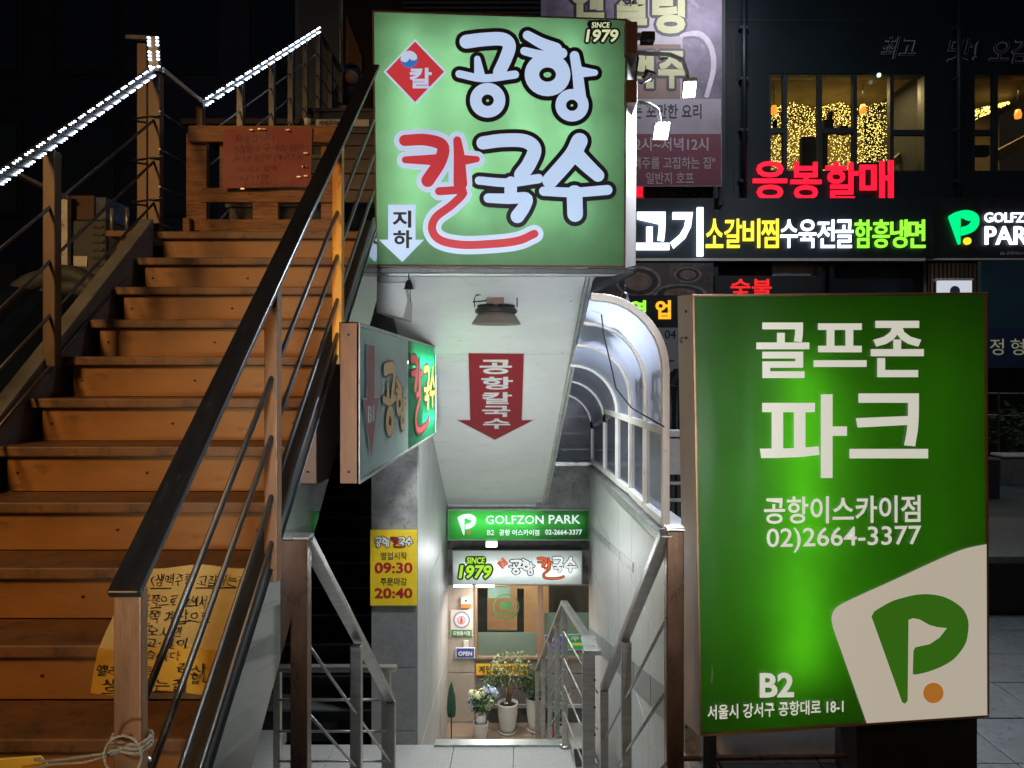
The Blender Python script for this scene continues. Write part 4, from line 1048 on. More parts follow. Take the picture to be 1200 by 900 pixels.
# wooden barrier
wbY = 4.10
wbr = empty('wooden_barrier', (-1.4, wbY, TZ), 'rough orange brown wooden barrier closing the head of the steel stair', 'barrier')
for r_, d in (((220, 147, 402, 166), 0), ((236, 220, 398, 237), .03), ((234, 257, 392, 272), .02), ((296, 237, 326, 258), .035), ((218, 156, 242, 270), .04), ((376, 166, 392, 258), .05), ((257, 166, 263, 220), .05), ((214, 255, 222, 272), 0)):
    a, b, c, d_ = r_
    MB().pbox(a, b, c, d_, wbY + d, .038).build('plank', 'wood', wbr, bevel=.003)
nr = empty('red_notice', W(314, 221, wbY - .01), 'red paper sheet with black handwriting taped to the wooden barrier', 'notice')
s = MB(); nx, ny = 10, 6; V = []
nmap = lambda px, py, o=0: W(px, py, wbY - .012 - o - .006 * math.sin(px * .11) * math.cos(py * .09))
for j in range(ny + 1):
    for i in range(nx + 1):
        V.append(nmap(262 + 104 * i / nx - 2 * (j / ny), 152 + 69 * j / ny - 3 * i / nx))
s.add(V, [(j * (nx + 1) + i, j * (nx + 1) + i + 1, (j + 1) * (nx + 1) + i + 1, (j + 1) * (nx + 1) + i) for j in range(ny) for i in range(nx)], True)
s.build('sheet', 'paper_red', nr)
for s_, b_ in (('죄송합니다', (275, 157, 322, 167)), ('손님들이 구 계속 되어서', (272, 170, 362, 179)), ('그래서 정문만 (계시다가)', (272, 182, 354, 191)), ('사라지고 없어', (272, 195, 324, 202)), ('만나가면', (270, 205, 314, 211)), ('기다리는 오십시', (286, 213, 344, 219))):
    lettering(s_, b_, wob(nmap, .9), flat('brown_marker', (.05, .005, .005)), nr, -.008, .001, .0008, slant=.12, rise=.02)
s = MB()
for x, y in ((294, 152), (309, 151), (337, 152), (358, 179), (357, 195), (358, 206), (284, 221), (350, 207), (356, 195), (304, 151)):
    s.pbox(x - 2.2, y - .8, x + 2.2, y + .8, wbY - .03, .003)
s.build('tape', pm('glossy_tape', (.75, .33, .06), .15, 0), nr)
# small plate with lettering and a cup on the barrier
t = empty('small_plate', W(398, 148, 5.3), 'pale small plate with dark lettering above the right end of the barrier', 'sign')
MB().pbox(370, 140, 432, 148, 5.3, .02).build('plate', flat('plate_white', (.5, .5, .48)), t)
lettering('개폐주의', (373, 141, 396, 147), plane_map(W(0, 0, 5.29), W(10, 0, 5.29), W(0, 10, 5.29)), m_blk, t, .03, .001, .001)
t = empty('paper_cup', W(360, 147, wbY + .02), 'small white cup standing on top of the wooden barrier', 'cup')
MB().lathe(W(360, 147.2, wbY + .02), [(0, 0), (.014, 0), (.019, .033), (.02, .035), (.017, .033), (.0, .006)], 14).build('cup_body', 'pot', t)

# yellow handwritten sheet lying down the steps
ys_ = empty('yellow_handwritten_sheet', W(190, 815, 2.14), 'yellow paper sheet of black handwriting folded over the lower steps', 'notice')
def Yof(py): return 2.345 + (2.125 - 2.345) * min(1, max(0, (py - 664) / 96)) if py < 760 else 2.125
def ymap(px, py, o=0): return W(px, py, Yof(py) - .012 - o - .004 * math.sin(px * .08 + py * .05))
edge = [(664, 158, 293), (690, 146, 285), (715, 136, 276), (740, 124, 268), (759, 116, 262), (761, 115, 261), (785, 110, 258), (812, 106, 256)]
V = []; nx = 12
for py, x0, x1 in edge:
    for i in range(nx + 1): V.append(ymap(x0 + (x1 - x0) * i / nx, py + 2.5 * math.sin(i * .7)))
for j0, j1, pmat, pn in ((0, 4, 'paper_pale', 'upper_sheet'), (4, 7, 'paper_yellow', 'lower_sheet')):
    MB().add(V[j0 * (nx + 1):(j1 + 1) * (nx + 1)], [(j * (nx + 1) + i, j * (nx + 1) + i + 1, (j + 1) * (nx + 1) + i + 1, (j + 1) * (nx + 1) + i) for j in range(j1 - j0) for i in range(nx)], True).build(pn, pmat, ys_)
for s_, b_ in (('(생맥주를 고집하는집', (176, 672, 286, 688)), ('오른쪽으로 가셔서', (155, 696, 240, 710)), ('이쪽 계단으로', (160, 715, 246, 729)), ('-오시면', (166, 734, 212, 746)), ('고·깊이', (168, 748, 218, 759)), ('습니다', (168, 763, 210, 773)), ('감사', (206, 777, 240, 789)), ('합니다', (222, 789, 262, 802)), ('엘리베이트', (112, 780, 178, 793)), ('생각하는집', (118, 796, 216, 810))):
    lettering(s_, b_, wob(ymap, .95), 'ink', ys_, .002, .003, .0008, slant=.18, name='handwriting', rise=-.02 if b_[1] < 780 else .0)
s = MB()
for (a, b, c, d) in ((176, 689, 277, 688), (176, 712, 232, 709), (164, 731, 224, 727), (166, 733.5, 218, 730), (118, 812, 218, 810)):
    s.add([ymap(a, b, .004), ymap(c, d, .004), ymap(c, d + 1.4, .004), ymap(a, b + 1.4, .004)], [(0, 1, 2, 3)])
s.build('underline', 'ink', ys_)
# rope round the nearest post, and a yellow strap at the bottom corner
rp_ = empty('rope', W(147, 880, 1.48), 'pale rope knotted round the foot of the nearest stair post', 'rope')
for k in range(3):
    ring = [Vector((-.798 + .040 * math.cos(2 * math.pi * i / 20), 1.515 + .028 * math.sin(2 * math.pi * i / 20), yz(868 + k * 5, 1.5) + .004 * math.sin(i))) for i in range(21)]
    MB().tube(ring, .004, 6).build('coil', 'rope', rp_)
lp = [W(122 + 22 + 22 * math.cos(a), 886 + 24 * math.sin(a), 1.43) for a in [R(d) for d in range(0, 361, 18)]]
MB().tube(lp, .0025, 6).build('loop', 'rope', rp_)
MB().tube([W(142, 878, 1.44), W(115, 884, 1.44), W(80, 889, 1.45), W(50, 892, 1.46), W(40, 890, 1.46)], .0028, 6).build('loose_end', 'rope', rp_)
MB().tube([W(142, 880, 1.45), W(100, 893, 1.45), W(60, 896, 1.46), W(20, 905, 1.46)], .0028, 6).build('loose_end', 'rope', rp_)
tag(MB().hexa([W(-20, 892, 1.5), W(48, 887, 1.47), W(56, 897, 1.47), W(-20, 912, 1.5)], [W(-20, 890, 1.53), W(48, 885, 1.5), W(56, 895, 1.5), W(-20, 910, 1.53)]).build('yellow_strap', 'paper_yellow'), 'bright yellow strap end at the bottom left corner tied to the rope', 'strap')
tag(MB().blob(W(172, 893, 1.6), .012, 5).build('cap_nut', 'steel'), 'round metal cap at the foot of the handrail bars', 'cap')

# =================================================================== RAILINGS OF THE STAIRWELL
def rail_set(name, label, posts, rails, bars, mat='steel', caps=()):
    t = empty(name, posts[0][0:2] + (0,) if False else Vector((posts[0][0], posts[0][1], posts[0][2])), label, 'railing')
    for x, y, z0, z1, wx, wy, m_ in posts: MB().vpost(x, y, z0, z1, wx, wy).build('post', m_, t, bevel=.004)
    for p, q, wd, h in rails: MB().beam(p, q, wd, h, side=(1, 0, 0)).build('top_rail', mat, t, bevel=.004)
    for p, q in bars: MB().tube([p, q], .006, 7).build('bar', mat, t)
    return t
# left
A = W(366, 630, 2.6); A.x = -.765; B = W(459, 820, 4.26); B.x = -.77
rail_set('left_stair_railing', 'steel railing descending left of the basement stair from a dark bronze post',
    [(-.775, 2.58, -.0, yz(629, 2.6), .058, .055, 'brown_post'), (-.77, 3.40, -1.1, A.z + (B.z - A.z) * .5 - .02, .05, .045, 'steel'), (-.768, 4.26, LZ, B.z - .01, .05, .045, 'steel')],
    [(A, B, .05, .03)], [(A - Vector((0, 0, o)), B - Vector((0, 0, o))) for o in (.36, .60, .86)])
MB().box(-.81, -.74, 2.545, 2.615, yz(629, 2.6), yz(629, 2.6) + .012).build('post_cap', 'steel', bpy.data.objects['left_stair_railing'], bevel=.003)
# right
A2 = W(781, 624, 2.6); B2 = W(708, 806, 4.25)
rail_set('right_stair_railing', 'steel railing descending right of the basement stair from a dark rusty post',
    [(xx(791, 2.6), 2.62, 0.0, yz(622, 2.6), .06, .055, 'brown_post'), (A2.x + (B2.x - A2.x) * .55 + .005, 3.5, -1.3, A2.z + (B2.z - A2.z) * .55 - .02, .045, .045, 'steel'), (B2.x, 4.25, LZ, B2.z - .01, .045, .045, 'steel')],
    [(A2, B2, .045, .035)], [(A2 - Vector((0, 0, o)), B2 - Vector((0, 0, o))) for o in (.30, .55, .80)])
MB().box(xx(780, 2.6), xx(803, 2.6), 2.59, 2.65, yz(622, 2.6), yz(622, 2.6) + .012).build('post_cap', 'steel', bpy.data.objects['right_stair_railing'], bevel=.003)
# centre: landing piece with wide near post, then the falling piece
C1 = W(703, 765, 4.16); C2 = W(661, 706, 5.62); 
cpost = [(xx(690, 4.12), 4.14, LZ, yz(762, 4.14), .068, .07, 'steel'), (xx(662, 5.66), 5.66, LZ + .01, C2.z - .02, .045, .04, 'steel')]
foot = []
fall = [(653, 734, 6.0), (644.5, 752, 6.4), (636.5, 770, 6.9), (629.5, 786, 7.35)]
for px_, py_, Y in fall:
    zf = FZ if Y > 6.7 else LZ - .17 * (int((Y - 5.765) / .25) + 1)
    cpost.append((xx(px_, Y), Y, zf, yz(py_, Y), .04, .035, 'steel'))
C3 = W(629, 787, 7.4)
C1.x = xx(700, 4.16)
tr = rail_set('centre_stair_railing', 'steel railing in the middle of the landing peaking and falling to the plants', cpost,
    [(C1, C2, .05, .03), (C2, C3, .045, .03)], [(C1 - Vector((0, 0, o)), C2 - Vector((0, 0, o))) for o in (.22, .42, .62, .82)] + [(C2 - Vector((0, 0, o)), C3 - Vector((0, 0, o))) for o in (.25, .5, .75)])
MB().box(xx(684, 4.12), xx(702, 4.12), 4.10, 4.34, yz(762, 4.14), yz(762, 4.14) + .012).build('post_cap', 'galv', tr, bevel=.003)
MB().lathe((xx(662, 5.66), 5.66, LZ + .002), [(.045, 0), (.045, .012), (.03, .02), (.0, .021)], 20).build('foot_plate', 'steel', tr)
for k in range(3): MB().blob(W(697, 797 + k * 32, 4.1), .007, 4).build('bolt', 'dark_steel', tr)
# low landing fence at the left
fy = 4.30
t = empty('landing_fence', (-.8, fy, LZ), 'low horizontal steel fence along the left of the landing', 'railing')
MB().beam((-1.42, fy, yz(783, fy)), (-.745, fy, yz(783, fy)), .05, .03, side=(0, 1, 0)).build('top_rail', 'steel', t, bevel=.003)
for px_ in (324, 452): MB().vpost(xx(px_, fy), fy + .02, LZ, yz(784, fy) - .012, .05 if px_ > 400 else .04, .04).build('post', 'steel', t, bevel=.003)
for py_ in (820, 857, 892): MB().tube([(-1.42, fy, yz(py_, fy)), (-.79, fy, yz(py_, fy))], .007, 7).build('bar', 'steel', t)
# low bar under the tall sign
tag(MB().beam(W(800, 889, 2.9), W(1010, 886, 2.95), .02, .012).build('low_bar', 'brown_post'), 'thin dark red bar running low behind the foot of the tall green sign', 'bar')

# =================================================================== PLANTS
def leaves(n, c, rx, ry, rz, size, mat, name, t, shell=.35, droop=.3):
    s = MB()
    for _ in range(n):
        while True:
            p = Vector((random.uniform(-1, 1), random.uniform(-1, 1), random.uniform(-1, 1)))
            if shell < p.length < 1: break
        q = Vector(c) + Vector((p.x * rx, p.y * ry, p.z * rz))
        d = Vector((p.x + random.uniform(-.5, .5), p.y + random.uniform(-.5, .5), -droop + random.uniform(-.4, .5))).normalized()
        sd = d.cross(Vector((random.uniform(-1, 1), random.uniform(-1, 1), 1))).normalized() * size * random.uniform(.22, .36)
        l = size * random.uniform(.7, 1.3); up = d.cross(sd).normalized() * size * .08
        s.add([q, q + d * l * .5 + sd - up, q + d * l, q + d * l * .5 - sd - up, q + d * l * .5], [(0, 1, 4), (1, 2, 4), (2, 3, 4), (3, 0, 4)])
    return s.build(name, mat, t, kind='stuff')
def potted(px, y_top, y_bot, w_top, Y, name, label, cat, saucer=True):
    b = W(px, y_bot, Y); sc = Y / F; h = (y_bot - y_top) * sc; r = w_top / 2 * sc
    b.z = FZ + .002
    t = empty(name, b, label, cat)
    MB().lathe(b, [(0, .012), (r * .62, .012), (r * .78, h * .2), (r * .95, h * .6), (r * .98, h * .85), (r, h * .95), (r * 1.02, h), (r * .93, h), (r * .9, h * .9), (0, h * .88)], 24).build('pot', 'pot', t)
    if saucer: MB().lathe(b, [(0, 0), (r * .8, 0), (r * .9, .02), (r * .84, .022), (r * .8, .008)], 24).build('saucer', 'pot', t)
    MB().lathe(b, [(0, h * .905), (r * .9, h * .9)], 20).build('soil', 'soil', t)
    return t, b, h, r
t, b, h, r = potted(595, 822, 857, 24, 7.68, 'potted_tree', 'variegated small tree with pale stems in the middle white pot', 'potted plant')
sc = 7.68 / F
top = b + Vector((0, 0, h))
for k, (dx, lean) in enumerate(((-.01, -.02), (.012, .03), (.02, .06), (0, .01))):
    MB().tube([top + Vector((dx, 0, -.03)), top + Vector((dx + lean * .5, .01 * k, .12)), top + Vector((dx + lean * .9 - .01, 0, .26)), top + Vector((dx + lean * 1.4, -.01 * k, .38))], [.011, .009, .007, .004], 7).build('stem', 'bark', t)
leaves(430, W(598, 782, 7.66), 24 * sc, .13, 22 * sc, .034, 'leaf', 'foliage', t)
leaves(140, W(577, 795, 7.66), 10 * sc, .08, 12 * sc, .04, 'leaf_dark', 'dark_green_foliage', t)  # deeper green leaves at the lower left of the crown
MB().blob(W(593, 824, 7.60), .012, 4, (2, 1.2, .6)).build('stone', 'pot', t)
t, b, h, r = potted(563.5, 837, 859, 18, 7.5, 'hydrangea', 'blue and cream hydrangea in the leftmost white pot', 'potted plant')
MB().lathe(b + Vector((0, 0, h * .8)), [(0, 0), (r * .6, 0), (r * .72, h * .62), (r * .62, h * .62), (0, h * .5)], 20).build('inner_pot', 'pot', t)
sc = 7.5 / F
leaves(170, W(565, 822, 7.5), 13 * sc, .09, 9 * sc, .05, 'leaf_dark', 'foliage', t)
for px_, py_, rr, c in ((554, 813, 5, 'petal_cream'), (560, 815, 4.5, 'petal_cream'), (565, 812, 5, 'petal_cream'), (571, 808, 5, 'petal_blue'), (577, 810, 5, 'petal_blue'), (581, 813, 4.5, 'petal_blue'), (553, 822, 5, 'petal_blue'), (555, 828, 4, 'petal_blue'), (573, 816, 4.5, 'petal_cream'), (575, 824, 4, 'petal_cream'), (572, 829, 3.6, 'petal_cream')):
    c0 = W(px_, py_, 7.5 + random.uniform(-.06, .04)); s = MB(); rr *= sc
    for k in range(46):
        d = Vector((random.gauss(0, 1), random.gauss(0, 1), random.gauss(0, 1))).normalized(); p = c0 + d * rr
        a, b2 = quadperp(d); a *= rr * .33; b2 *= rr * .33
        s.add([p + a + d * .002, p + b2 + d * .002, p - a + d * .002, p - b2 + d * .002], [(0, 1, 2, 3)])
    s.build('flower_head', c, t)
t, b, h, r = potted(627, 814, 853, 21, 7.72, 'potted_shrub', 'dark leaved shrub in the tall white pot behind the railing', 'potted plant')
sc = 7.72 / F
for k in range(5): MB().tube([b + Vector((0, 0, h)), b + Vector((.03 * (k - 2), 0, h + .12)), b + Vector((.06 * (k - 2), .02, h + .22))], [.007, .005, .003], 6).build('stem', 'bark', t)
leaves(150, W(626, 800, 7.7), 15 * sc, .12, 16 * sc, .06, 'leaf_dark', 'foliage', t, .1, .1)
leaves(60, W(618, 798, 7.7), 12 * sc, .08, 9 * sc, .05, 'leaf', 'pale_foliage', t, .1, .1)
t, b, h, r = potted(655, 842, 856, 12, 7.6, 'small_flower_pot', 'small pot with thin leaves and a red flower behind the railing posts', 'potted plant', False)
leaves(90, W(656, 822, 7.6), 11 * sc, .08, 20 * sc, .05, 'leaf', 'foliage', t, .1, .1)
MB().blob(W(648, 860, 7.4), .03, 5, jit=.2).build('red_flower', flat('red_petal', (.5, .02, .05)), t)
t = empty('closed_umbrella', W(528, 866, 7.3), 'closed dark green patterned umbrella leaning at the left of the entrance', 'umbrella')
c0 = W(529, 866, 7.25); sc = 7.25 / F
MB().lathe(c0, [(.004, 0), (.006, 26 * sc), (4.6 * sc, 27 * sc), (5.4 * sc, 36 * sc), (4.6 * sc, 50 * sc), (2.6 * sc, 60 * sc), (.8 * sc, 66 * sc)], 10).build('canopy', pm('green_patterned_cloth', (.02, .08, .045), .6, 0, .6, 40, .2, 60, rust=(.3, .4, .33), rust_amt=.38), t)
MB().tube([c0 + Vector((0, 0, 0)), c0 + Vector((0, 0, 28 * sc))], .006, 6).build('shaft', 'black', t)

# =================================================================== FLOODLIGHTS RIGHT OF THE BIG SIGN
def flood(px, py, Y, path, label, on=True, tilt=(0, 0), target=None, size=(16, 22)):
    t = empty('floodlight', W(px, py, Y), label, 'lamp', 'floodlights on arms beside the big sign')
    MB().tube([W(*p) for p in path], .014, 8).build('arm', 'soffit_trim', t)
    c = W(px, py, Y); n = (Vector(target) - c).normalized(); a, b2 = quadperp(n)
    hw, hh = size[0] / 2 * Y / F, size[1] / 2 * Y / F
    P_ = [c - a * hw - b2 * hh, c + a * hw - b2 * hh, c + a * hw + b2 * hh, c - a * hw + b2 * hh]
    MB().hexa(P_, [p - n * .035 for p in P_]).build('housing', 'soffit_trim' if on else 'brownbox', t, bevel=.004)
    Q = [c + (p - c) * .86 + n * .003 for p in P_]
    MB().add(Q, [(0, 1, 2, 3)]).build('lens', 'lamp_white' if on else 'soffit_trim', t)
    if on: area('floodlight_light', c + n * .01, Vector(target), .14, 40, (.80, .87, 1), spread=115)
flood(808, 105, 5.0, [(745, 62, 4.6), (785, 64, 4.8), (800, 70, 4.9), (805, 85, 5.0), (806, 98, 5.03)], 'upper right lit floodlight on a curved white arm before the beer banner', True, target=(.9, 3.2, .9), size=(16, 24))
flood(775, 155, 4.8, [(745, 120, 4.6), (760, 122, 4.7), (770, 128, 4.75), (773, 142, 4.83)], 'lower lit floodlight with square face on a short curved arm beside the big sign', True, target=(.95, 3.0, 1.6), size=(19, 20))
flood(762, 90, 4.7, [(745, 86, 4.6), (756, 87, 4.72)], 'unlit brown spotlight between the two lit floodlights', False, target=(1.6, 3.5, 2.0), size=(14, 11))
t = empty('security_camera', W(759, 46, 4.6), 'small black camera box at the upper right corner of the big sign', 'camera')
MB().pbox(752, 36, 768, 47, 4.6, .08).build('body', 'black', t, bevel=.006); MB().pbox(745, 38, 752, 44, 4.62, .04).build('arm', 'soffit_trim', t)
tag(MB().tube([W(735, 24, 4.5), W(741, 50, 4.5), W(748, 68, 4.5), W(744, 95, 4.5), W(752, 98, 4.5), W(762, 92, 4.6)], .006, 6).build('loose_cable', 'wire'), 'loose black cable looped between the brown boxes beside the big sign', 'cable')

# =================================================================== BACKGROUND BUILDING
BF = 14.0
fb = empty('restaurant_building', (6, BF, 0), 'dark blue clad building behind with lit upper windows and neon shop signs', 'building')
def fbox(x0, y0, x1, y1, Y, d, mat, name, par, bev=0): return MB().pbox(x0, y0, x1, y1, Y, d).build(name, mat, par, bevel=bev)
Xa, Xb = .35, 17.0
zb_, z1_, z2_, z3_ = yz(303, BF), yz(200, BF), yz(86, BF), 15.0
MB().box(Xa, Xb, BF, BF + .3, z2_, z3_).build('wall', 'facade', fb)
MB().box(Xa, Xb, BF, BF + .3, zb_, z1_).build('wall', 'facade', fb)
for a, b in ((Xa, xx(901, BF)), (xx(1085, BF), xx(1140, BF)), (xx(1262, BF), Xb)): MB().box(a, b, BF, BF + .3, z1_, z2_).build('wall', 'facade', fb)
for k, px_ in enumerate((860, 1100, 1225)):
    MB().box(xx(px_, BF), xx(px_, BF) + .012, BF - .012, BF - .001, zb_, z3_).build('cladding_joint', 'black', fb)
for z in (8.2, 9.3, 11): MB().box(Xa, Xb, BF - .01, BF - .001, z, z + .03).build('cladding_joint', 'black', fb)
M['win_frame'] = flat('dark_window_frame', (.02, .03, .032))
M['glass_far'] = glassy('far_window_glass', (.92, .9, .8), rough=.02)
def fwin(x0, x1, trans):
    t = MB().pbox(x0, 86, x0 + 2.5, 200, BF + .02, .12).build('window', 'win_frame', fb)
    MB().pbox(x0 + 2.5, 86, x1, 88, BF + .02, .12).build('frame', 'win_frame', t)
    MB().pbox(x1 - 2, 88, x1, 200, BF + .02, .12).build('frame', 'win_frame', t)
    if trans: MB().pbox(x0 + 2.5, trans, x1 - 2, trans + 6, BF + .03, .10).build('transom', 'win_frame', t)
    MB().pbox(x0 + 2.5, 88, x1 - 2, 200, BF + .06, .02).build('pane', 'glass_far', t)
for a, b, c in ((901, 920, 150), (920, 961, None), (961, 1002, 150), (1002, 1045, None), (1045, 1085, 152), (1140, 1167, 152), (1167, 1215, None), (1215, 1262, 150)): fwin(a, b, c)
M['amber_wall'] = pm('amber_room_wall', (.22, .17, .09), .8, 0, .3, 1.2, .05)
MB().box(xx(880, BF), xx(1290, BF), 17.0, 17.1, z1_ - .6, z2_ + .3).build('room_back', 'amber_wall', fb)
MB().box(xx(880, BF), xx(1290, BF), 14.3, 17.0, z2_ + .25, z2_ + .3).build('room_ceiling', 'amber_wall', fb)
MB().box(xx(880, BF), xx(1290, BF), 14.3, 17.0, z1_ - .6, z1_ - .5).build('room_floor', 'dark_room', fb)
MB().box(xx(1098, BF), xx(1108, BF), 14.3, 17.0, z1_ - .5, z2_ + .3).build('room_partition', 'dark_room', fb)
MB().box(xx(878, BF), xx(880, BF), 14.3, 17.0, z1_ - .5, z2_ + .3).build('room_partition', 'dark_room', fb)
area('dining_room_light', (.2, 8.9, -.15), (.3, 9.3, -2), .5, 38, (1, .82, .62))
area('room_light', (6.6, 15.4, z2_ + .15), (6.6, 15.6, 4), 1.2, 55, (1, .78, .42), .6)
area('room_light', (9.6, 15.4, z2_ + .15), (9.6, 15.6, 4), 1.0, 32, (1, .72, .38), .6)
s = MB()
def dot(px, py, Y, r):
    c = W(px, py, Y); s.add([c + Vector((r, 0, 0)), c + Vector((0, 0, r)), c - Vector((r, 0, 0)), c - Vector((0, 0, r)), c + Vector((0, -r, 0)), c + Vector((0, r, 0))], [(0, 1, 4), (1, 2, 4), (2, 3, 4), (3, 0, 4), (1, 0, 5), (2, 1, 5), (3, 2, 5), (0, 3, 5)])
for _ in range(3300):
    px_, py_ = random.uniform(890, 1046), random.uniform(123, 200)
    if 962 < px_ < 1000 and py_ > 150 and random.random() < .5: continue
    if px_ > 1046 - (py_ - 123) * .02: continue
    dot(px_ + .0, py_ + 3 * math.sin(px_ * .12), random.uniform(15.5, 16.4), random.uniform(.005, .0115))
for _ in range(260):
    u = random.random(); dot(1135 + 48 * u, 137 - 17 * u + random.uniform(-6, 6) * (1.25 - u), 15.9, random.uniform(.008, .014))
lt_ = s.build('fairy_lights', em('fairy_light', (1, .80, .22), 4.5), kind='stuff'); tag(lt_, 'curtain of tiny yellow fairy lights glowing behind the upper floor windows', 'fairy lights')
for i, (px_, py_, lb) in enumerate(((907, 129, 'orange pendant lamp in the narrow leftmost lit window'), (1011, 128, 'orange pendant lamp in the fourth lit window'), (1193, 134, 'orange pendant lamp in the right group of windows'))):
    t = empty('pendant_lamp', W(px_, py_, 15.2), lb, 'lamp', 'orange pendant lamps upstairs')
    MB().lathe(W(px_, py_, 15.2), [(0, -.09), (.06, -.08), (.07, 0), (.045, .09), (0, .1)], 12).build('shade', em('pendant_glow', (1, .30, .04), 1.6), t)
    MB().tube([W(px_, py_ - 5, 15.2), W(px_, 88, 15.2)], .008, 5).build('cord', 'wire', t)
for x0, y0, x1, y1 in ((966, 140, 977, 154), (972, 130, 976, 142), (985, 147, 994, 156), (908, 140, 911, 152), (940, 160, 958, 200), (1007, 190, 1045, 200), (963, 158, 970, 196), (1142, 170, 1160, 182)):
    MB().pbox(x0, y0, x1, y1, 15.0, .15).build('dark_furniture', 'dark_room', fb)
tag(MB().beam(W(1048, 190, 15.3), W(1083, 158, 16.0), .06, .16).build('stair_rail_beam', 'amber_wall', fb))
tag(MB().beam(W(1170, 182, 15.1), W(1215, 158, 15.8), .08, .22).build('pale_counter', 'amber_wall', fb))
tag(MB().blob(W(1030, 88, 13.9), .04, 4).build('indicator_light', em('indicator', (.6, 1, .9), 2)), 'tiny pale green light above the middle upper window', 'light')
for px_, lb in ((872, 'thin dark drain pipe on the facade left of the lit windows'), (1124, 'thin dark drain pipe between the two groups of upper windows')):
    t = empty('drain_pipe', W(px_, 232, 13.9), lb, 'pipe')
    MB().tube([W(px_, 232, 13.9), W(px_, -120, 13.9)], .05, 8).build('pipe', 'facade_low', t)
    for y_ in (30, 90, 150, 210): MB().pbox(px_ - 5, y_, px_ + 5, y_ + 3, 13.86, .14).build('clamp', 'win_frame', t)
# fascia band with lit lettering
fas = empty('shop_fascia', (6, BF - .3, zb_), 'long dark fascia carrying white, yellow and green lit Korean letters', 'sign')
MB().box(.6, xx(1095, 13.7), 13.7, BF - .002, yz(303, 13.7), yz(232, 13.7)).build('band', 'facade_low', fas)
MB().box(.6, xx(1084, 13.68), 13.66, 13.72, yz(306, 13.7), yz(303, 13.7)).build('trim', 'white_metal', fas)
fm = plane_map(W(0, 0, 13.7), W(10, 0, 13.7), W(0, 10, 13.7))
cw_ = em('neon_white', (.80, .88, 1), 2.2); cy_ = em('neon_yellow', (1, .86, .05), 1.3); cg_ = em('neon_green', (.32, 1, .05), 1.2); cr_ = em('neon_red', (1, .01, .04), 1.25)
lettering('고기', (742, 244, 823, 301), fm, cw_, fas, .035, .03, .06)
for n_, ch in enumerate('소갈비찜'): lettering(ch, (826.5 + n_ * 21.6, 257, 846.5 + n_ * 21.6, 291), fm, cy_, fas, .012, .03, .04)
for n_, ch in enumerate('수육전골'): lettering(ch, (913.5 + n_ * 21.6, 258, 933.5 + n_ * 21.6, 291), fm, cw_, fas, .01, .03, .04)
for n_, ch in enumerate('함흥냉면'): lettering(ch, (1000.5 + n_ * 20.8, 258, 1020 + n_ * 20.8, 291), fm, cg_, fas, .012, .03, .04)
ns = empty('red_neon_sign', W(962, 237, 13.98), 'large red neon restaurant lettering above the lit fascia', 'sign')
nm_ = plane_map(W(0, 0, BF), W(10, 0, BF), W(0, 10, BF))
for ch, b_ in (('응', (881, 190, 921, 235)), ('봉', (925, 191, 961, 235)), ('할', (966, 191, 1004, 236)), ('매', (1006, 189, 1045, 236))): lettering(ch, b_, nm_, cr_, ns, .018, .04, .04)
t = empty('red_neon_letter', W(730, 237, 13.98), 'partly hidden red neon letter beside the right edge of the big sign', 'sign')
lettering('불', (706, 186, 759, 240), nm_, cr_, t, .03, .04, .04)
t = empty('unlit_script_sign', W(1110, 76, 13.98), 'unlit outlined grey script lettering high on the dark facade', 'sign')
go_ = flat('grey_outline_tube', (.55, .50, .52))
for ch, b_ in (('최고', (1030, 44, 1070, 70)), ('맛!', (1106, 46, 1142, 74)), ('오감', (1156, 46, 1203, 76))):
    lettering(ch, b_, nm_, go_, t, .02, .03, .02, slant=.25); lettering(ch, b_, nm_, 'facade', t, -.002, .052, .003, slant=.25, name='letter_face')
t = empty('golf_fascia_sign', (9, 13.7, zb_), 'dark fascia at the right edge with green lit emblem and white lettering', 'sign')
MB().box(xx(1086, 13.8), 17, 13.8, BF - .002, yz(303, 13.8), yz(232, 13.8)).build('band', 'black', t)
MB().box(xx(1086, 13.78), 17, 13.76, 13.8, yz(305, 13.8), yz(303, 13.8)).build('trim', 'white_metal', t)
gm2 = plane_map(W(0, 0, 13.8), W(10, 0, 13.8), W(0, 10, 13.8))
plogo(MB(), (1110, 247, 1145.5, 287), gm2, .02, .04).build('emblem', em('neon_emblem', (0, .95, .26), 1.0), t)
poly(MB(), circ(1132, 283, 4.2), gm2, .02, .04).build('emblem_ball', em('neon_ball', (1, .62, .02), 1.4), t)
lettering('GOLFZON', (1152.5, 249.5, 1222, 261), gm2, cw_, t, .012, .02, .03); lettering('PARK', (1153, 265.5, 1222, 287), gm2, cw_, t, .012, .02, .03)
lettering('B2 공항이스카이점 02-2664', (1172, 295, 1230, 299), gm2, go_, t, .01, .01, .01)

# beer banner on the facade
bn = empty('beer_banner', W(740, 218, 13.4), 'large printed beer banner with mug and yellow lettering behind the big sign', 'banner')
BNY = 13.4
bnm = plane_map(W(0, 0, BNY), W(10, 0, BNY), W(0, 10, BNY))
M['ban_bg'] = pm('blurred_purple_print', (.20, .17, .23), .6, 0, .75, .9, .02, 40, rust=(.42, .36, .42), rust_amt=.42)
M['ban_red'] = pm('maroon_print', (.20, .055, .08), .6, 0, .12, 2, .02, 40)
MB().pbox(628, -60, 846, 218, BNY, .05).build('sheet', 'ban_bg', bn)
poly(MB(), [(628, 157), (845, 157), (845, 217), (628, 217)], bnm, .002).build('lower_block', 'ban_red', bn)
poly(MB(), [(735, 0), (802, 0), (800, 22), (799, 120), (735, 120)], bnm, .0015).build('mug_body', pm('mug_print', (.46, .42, .46), .6, 0, .3, 1.2, 0), bn)
